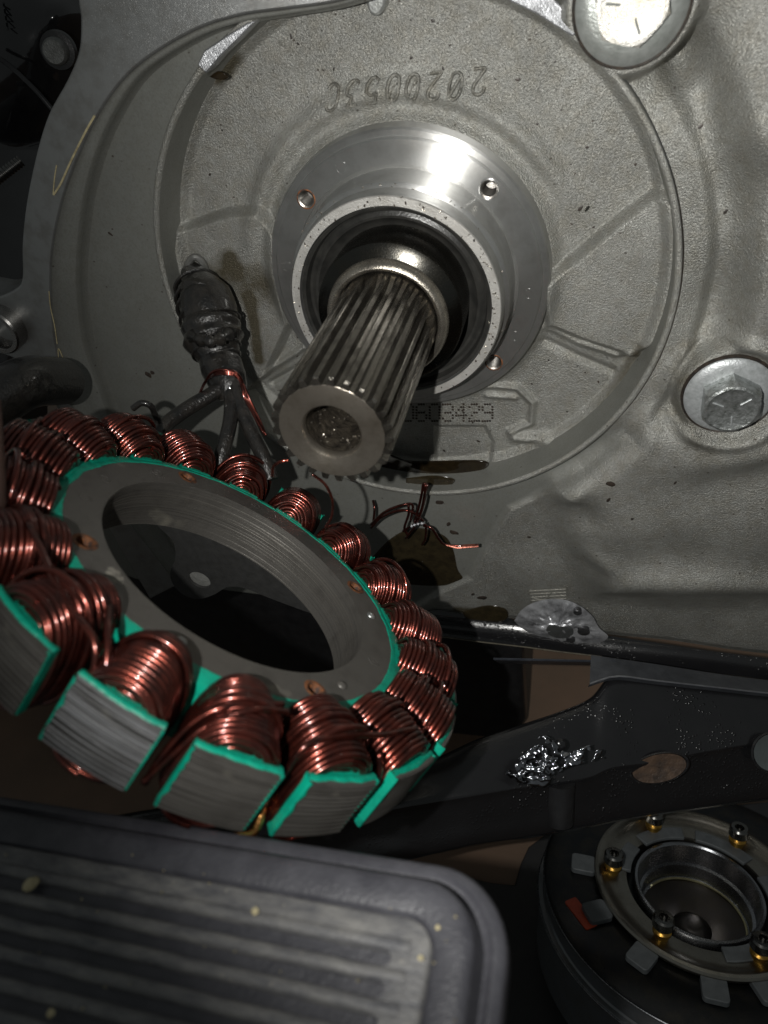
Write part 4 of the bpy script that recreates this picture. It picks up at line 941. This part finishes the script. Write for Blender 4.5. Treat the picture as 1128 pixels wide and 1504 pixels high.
# thin plate edge above the floor gap
plate = empty('thin_plate', campt(805, 968, 27.5), 'thin dark plate edge just under the chewed boss of the case', 'plate')
PM = Matrix.Translation(-plate.location)
a, b = PM @ campt(724, 966, 27.5), PM @ campt(905, 970, 27.5)
m_ = MB(); back = (campt(815, 968, 30) - campt(815, 968, 27.5)) + Vector((0, 0, -.25)); dn = Vector((0, 0, -.14))
m_.add([a, b, b + back, a + back, a + dn, b + dn, b + back + dn, a + back + dn], [(0, 1, 2, 3), (7, 6, 5, 4), (0, 4, 5, 1), (1, 5, 6, 2), (2, 6, 7, 3), (3, 7, 4, 0)])
m_.build('plate_sheet', m_plain('dark_plate', (.10, .11, .13), (.05, .055, .07), .35, .5, 2, .01), plate, smooth=None, bevel=.03)

# ================================================================== BRACKET SEEN THROUGH THE STATOR
br = empty('mounting_bracket', at(293, 852, 1.6), 'flat black bracket with a round bolt hole seen through the middle of the stator', 'bracket')
BM = Matrix.Translation(-br.location)
bp = [(150, 700), (245, 785), (256, 800), (257, 822), (250, 840), (254, 858), (270, 874), (292, 880), (315, 873), (335, 862), (362, 865), (400, 880), (470, 905), (560, 930), (560, 860), (470, 852), (420, 848), (375, 830), (330, 800), (280, 760)]
m_ = MB(); P3 = [BM @ v for v in spline([at(x, y, 1.6) for x, y in bp + [bp[0]]], 5)[:-1]]
prism(m_, [(v.x, v.z) for v in P3], 0, .35); o = m_.build('bracket_plate', m_plain('matt_black_bracket', (.045, .045, .044), (.03, .03, .029), .45, 0, 3, .01), br, bevel=.04)
cc = at(293, 852, 1.6); m2 = MB(); lathe(m2, [(0, -1), (.42, -1), (.42, 1), (0, 1)], 32); cu = m2.build('cutter', BLKP, None, loc=cc)
bpy.context.view_layer.update()
o.modifiers.clear(); carve(o, [cu])
m2 = MB(); lathe(m2, [(0, .10), (.425, .10), (.425, .36)], 32); m2.build('hole_back', m_plain('grey_cast_behind', (.38, .38, .36), (.25, .25, .235), .5, .4, 3, .03), br, loc=(0, 0, 0))

# ================================================================== CLUTCH HUB, LOWER RIGHT
HC = campt(1027.6, 1297.7, 30.0); Hn = Vector((.08884, .36696, .92598)).normalized()      # lies face up, a little tipped
hx = Hn.cross(Vector((0, 0, 1))).normalized(); hz = hx.cross(Hn)
HMx = Matrix((hx, -Hn, hz)).transposed().to_4x4(); HMx.translation = HC
hub = empty('clutch_hub', HMx, 'dark round clutch hub with brass ended screws and pale tabs at the lower right', 'clutch hub')
def hl(px, py, y=0.0):                 # hub-local point on its plane y (y grows downward into the hub)
    inv = HMx.inverted(); o_ = inv @ CAM; d = inv.to_3x3() @ (RM @ Vector(((px - CX) / FPX, 1, (CY - py) / FPX))); return o_ + d * ((y - o_.y) / d.y)
RP = 4.26
BLKS = m_metal('black_drum_steel', (.040, .042, .045), .28, .003, .3).m
GRS = m_metal('grey_drum_wall', (.17, .18, .19), .30, .003, .4, metal=.7).m
m_ = MB(); lathe(m_, [(RP - .12, .30), (RP - .02, .16), (RP, .04), (RP - .05, -.06), (RP - .16, -.10), (RP - .30, -.06), (RP - .42, .06), (RP - .62, .20), (RP - .9, .26), (2.9, .30), (2.86, .40), (2.86, .7)], 160); m_.build('pressure_plate', HUBS, hub)
m_ = MB(); lathe(m_, [(2.62, .75), (2.60, .38), (2.54, .28), (2.44, .26), (2.38, .32), (2.34, .8), (2.30, 1.2), (2.18, 1.26), (2.16, 1.9), (2.06, 1.96)], 128); m_.build('bearing_cup', HUBA, hub)
m_ = MB(); lathe(m_, [(2.10, 2.0), (2.0, 2.02), (1.7, 2.10), (.8, 2.5), (.5, 2.2), (.3, 2.15), (0, 2.15)], 96); m_.build('cup_floor', m_metal('oily_cup_floor', (.11, .10, .095), .3, .01, .5).m, hub)
m_ = MB(); tube(m_, [(2.07 * math.cos(t), 1.93, 2.07 * math.sin(t)) for t in [math.radians(-155 + i * 5) for i in range(65)]], .05, 8); m_.build('retaining_ring', m_plain('yellowish_ring', (.50, .47, .28), (.32, .30, .18), .3, .8, 3, .01), hub)
m_ = MB(); lathe(m_, [(2.6, .78), (4.0, .72), (RP - .1, .34), (5.0, .36), (6.2, .38), (6.34, .44), (6.36, .52)], 160); m_.build('drum_face', BLKS, hub)
m_ = MB(); lathe(m_, [(6.36, .53), (6.32, .60), (6.30, 1.35), (6.36, 1.42), (6.52, 1.45), (6.56, 1.52), (6.50, 1.6), (6.46, 4.4), (6.1, 4.55)], 160); m_.build('drum_wall', GRS, hub)
for r_, y_ in ((6.365, .50), (6.565, 1.50)):
    m_ = MB(); tube(m_, [(r_ * math.cos(k * math.pi / 90), y_, r_ * math.sin(k * math.pi / 90)) for k in range(180)], .035, 6, closed=True); m_.build('bright_edge', HUBA, hub)
for px_, py_ in ((857, 1268), (877, 1338), (943, 1404), (1050, 1452), (935, 1168), (1128, 1452)):
    p = hl(px_, py_, .16); a = math.atan2(p.z, p.x); m_ = MB(); prism(m_, rrect(-.50, .50, -.46, .46, .16, 4), -.06, .20); o = m_.build('friction_tab', PLAT, hub, bevel=.03); o.location = p; o.rotation_euler = (0, -a, 0)
p = hl(853, 1342, .36); a = math.atan2(p.z, p.x); m_ = MB(); prism(m_, rrect(-.28, .28, -.72, .72, .08, 3), -.05, .04); o = m_.build('red_mark', REDM, hub); o.location = p; o.rotation_euler = (0, -a + .2, 0)
for px_, py_ in ((962, 1196), (902, 1256), (1086, 1218), (975, 1350), (1120, 1382)):
    p = hl(px_, py_, -.62); sb = bpy.data.objects.new('plate_screw', None); COL.objects.link(sb); sb.parent = hub; sb.location = p
    m_ = MB(); lathe(m_, [(0, .14), (.17, .14), (.20, -.10), (.34, -.12), (.40, -.04), (.41, .30), (.36, .36), (.30, .38)], 28); m_.build('screw_head', DKST, sb)
    m_ = MB(); lathe(m_, [(.30, .36), (.34, .42), (.29, .48), (.36, .54), (.36, .66), (.28, .70), (.28, .95)], 24); m_.build('spring_washer', BRASS, sb)
for a0_, L0 in ((-150, 40), (-100, 44), (-40, 50), (30, 36), (170, 30)):
    a0 = math.radians(a0_); P = [(2.72 * math.cos(a0 + t), 2.72 * math.sin(a0 + t)) for t in [math.radians(L0) * i / 6 for i in range(7)]] + [(3.35 * math.cos(a0 + t), 3.35 * math.sin(a0 + t)) for t in [math.radians(L0) * (1 - i / 6) for i in range(7)]]
    m_ = MB(); prism(m_, P, .20, .36); m_.build('hub_segment', PLAT, hub, bevel=.03)

# ================================================================== LEFT SIDE: COVERS, HOSE, BOLT
cov = empty('black_cover', campt(40, 60, 27), 'glossy black rounded cover at the top left behind the case flange', 'cover')
CM_ = Matrix.Translation(-cov.location)
m_ = MB(); n = 40
for i in range(n + 1):
    for j in range(n + 1):
        u, v = i / n, j / n; px_ = -140 + 300 * u; py_ = -160 + 380 * v; e = ((px_ - 20) / 140) ** 2 + ((py_ - 0) / 170) ** 2
        m_.v.append(tuple(CM_ @ campt(px_, py_, 26.2 + 2.6 * min(1.6, e) - .5 * math.exp(-((px_ - 88) / 30) ** 2 - ((py_ - 20) / 26) ** 2))))
for i in range(n):
    for j in range(n): a = i * (n + 1) + j; m_.f.append((a, a + 1, a + n + 2, a + n + 1))
m_.build('cover_shell', GLOSS, cov, smooth=180)
m_ = MB(); tube(m_, spline([CM_ @ campt(-20, 75, 26.2), CM_ @ campt(12, 95, 26.4), CM_ @ campt(50, 130, 26.6), CM_ @ campt(80, 165, 27)], 8), .09, 8); m_.build('cover_seam', BLKP, cov, smooth=180)
m_ = MB(); tube(m_, [CM_ @ campt(5 + i * .8, 4 + i * 5, 26.0 + .25 * (i % 2)) for i in range(9)], .035, 5); m_.build('moulded_mark', BLKP, cov)
bo = empty('grey_bolt', campt(80, 76, 25.4), 'dull grey bolt end between the black cover and the case flange', 'bolt')
bo.rotation_euler = (0, 0, math.radians(16))
m_ = MB(); lathe(m_, [(0, -.1), (.36, -.1), (.42, -.04), (.44, .05), (.44, 1.0)], 32); m_.build('bolt_end', m_plain('dull_zinc', (.16, .165, .16), (.10, .10, .095), .5, .5, 4, .03), bo)
m_ = MB(); lathe(m_, [(.44, .3), (.60, .32), (.62, .40), (.62, .6), (.5, .65)], 32); m_.build('washer', BLKP, bo)
hose = empty('black_hose', campt(20, 580, 23), 'thick black rubber hose under the ear of the flange at the left edge', 'hose')
HH = Matrix.Translation(-hose.location)
m_ = MB(); tube(m_, spline([HH @ campt(-60, 610, 22), HH @ campt(-10, 588, 22.5), HH @ campt(40, 562, 23.5), HH @ campt(90, 560, 26)], 8), .85, 24); m_.build('hose_tube', RUB, hose, smooth=60)
m_ = MB()
for i in range(9): pass
thr = empty('threaded_stud', campt(10, 250, 27.5), 'dark threaded stud poking in beside the flange at the left edge', 'stud')
TT = Matrix.Translation(-thr.location); a, b = TT @ campt(-30, 282, 27.5), TT @ campt(30, 236, 27.8); m_ = MB(); P = []; rs = []
for i in range(61): P.append(a.lerp(b, i / 60)); rs.append(.20 + (.03 if i % 4 < 2 else 0))
tube(m_, P, rs, 16); m_.build('stud_thread', DKST, thr)
pn = empty('pink_wire_bundle', campt(5, 700, 15), 'dull brown taped cable at the far left edge beside the coils', 'cable')
PP = Matrix.Translation(-pn.location); m_ = MB(); tube(m_, spline([PP @ campt(-14, 590, 14.5), PP @ campt(-10, 660, 14.2), PP @ campt(-8, 740, 14), PP @ campt(-26, 840, 13.6)], 8), .20, 16); m_.build('cable_sheath', m_plain('brown_sheath', (.045, .022, .016), (.03, .016, .012), .5, 0, 3, .02), pn, smooth=60)
pn.name = 'taped_cable'

# ================================================================== WHAT SHOWS BELOW: FLOOR, DARK BACKING
m_ = MB(); g0 = -28.6
m_.add([(-140, -60, g0), (160, -60, g0), (160, 240, g0), (-140, 240, g0)], [(0, 1, 2, 3)])
fo = m_.build('floor', WOOD, None, smooth=None); fo['kind'] = 'structure'
far = empty('engine_underside', Vector((0, 14, -14)), 'black oily underside of the engine seen in the gap behind the stator', 'engine part')
m_ = MB(); P = [(v.x - far.location.x, v.z - far.location.z) for v in (at(x, y, 9.4) for x, y in ((-400, 700), (100, 760), (560, 880), (640, 925), (750, 940), (765, 960), (768, 1000), (772, 1060), (740, 1110), (640, 1200), (200, 1300), (-400, 1300)))]
prism(m_, P, -4.6, -3); u_ = m_.build('sump_wall', BLKP, far, bevel=.3)

gz = -28.3
gd = empty('dark_backing_plate', atz(720, 1380, gz), 'added flat black guard plate on the floor between the pedal and the clutch hub', 'backing')  # black sheet added to keep this stretch of floor dark
GI = Matrix.Translation(-gd.location)
m_ = MB(); P = [(-200, 1262), (300, 1262), (500, 1262), (575, 1262), (640, 1276), (720, 1296), (756, 1300), (764, 1270), (776, 1244), (800, 1226), (1000, 1190), (1400, 1150), (1400, 1800), (-200, 1800)]
f_ = [GI @ atz(x, y, gz) for x, y in P]; prism(m_, [(p.x, p.y) for p in f_], 0, -.28, A=lambda x, y, h: (x, y, h)); m_.build('backing_plate', m_plain('matt_black_sheet', (.012, .012, .013), (.018, .018, .018), .5, 0, 1, .01), gd, bevel=.06)
sp_ = empty('dark_backing_panel', campt(0, 300, 31), 'added black backing panel that darkens the gap left of the case flange', 'panel')  # added sheet that hides the pale world background in the gap
SI = Matrix.Translation(-sp_.location); m_ = MB(); n = 14
for i in range(n + 1):
    for j in range(n + 1):
        u, v = i / n, j / n; m_.v.append(tuple(SI @ campt(-260 + 330 * u, -200 + 900 * v, 29.5 + 3 * (u - .4) ** 2 * 4 + .5 * math.sin(v * 5))))
for i in range(n):
    for j in range(n): a = i * (n + 1) + j; m_.f.append((a, a + 1, a + n + 2, a + n + 1))
m_.build('backing_sheet', GLOSS, sp_, smooth=180)
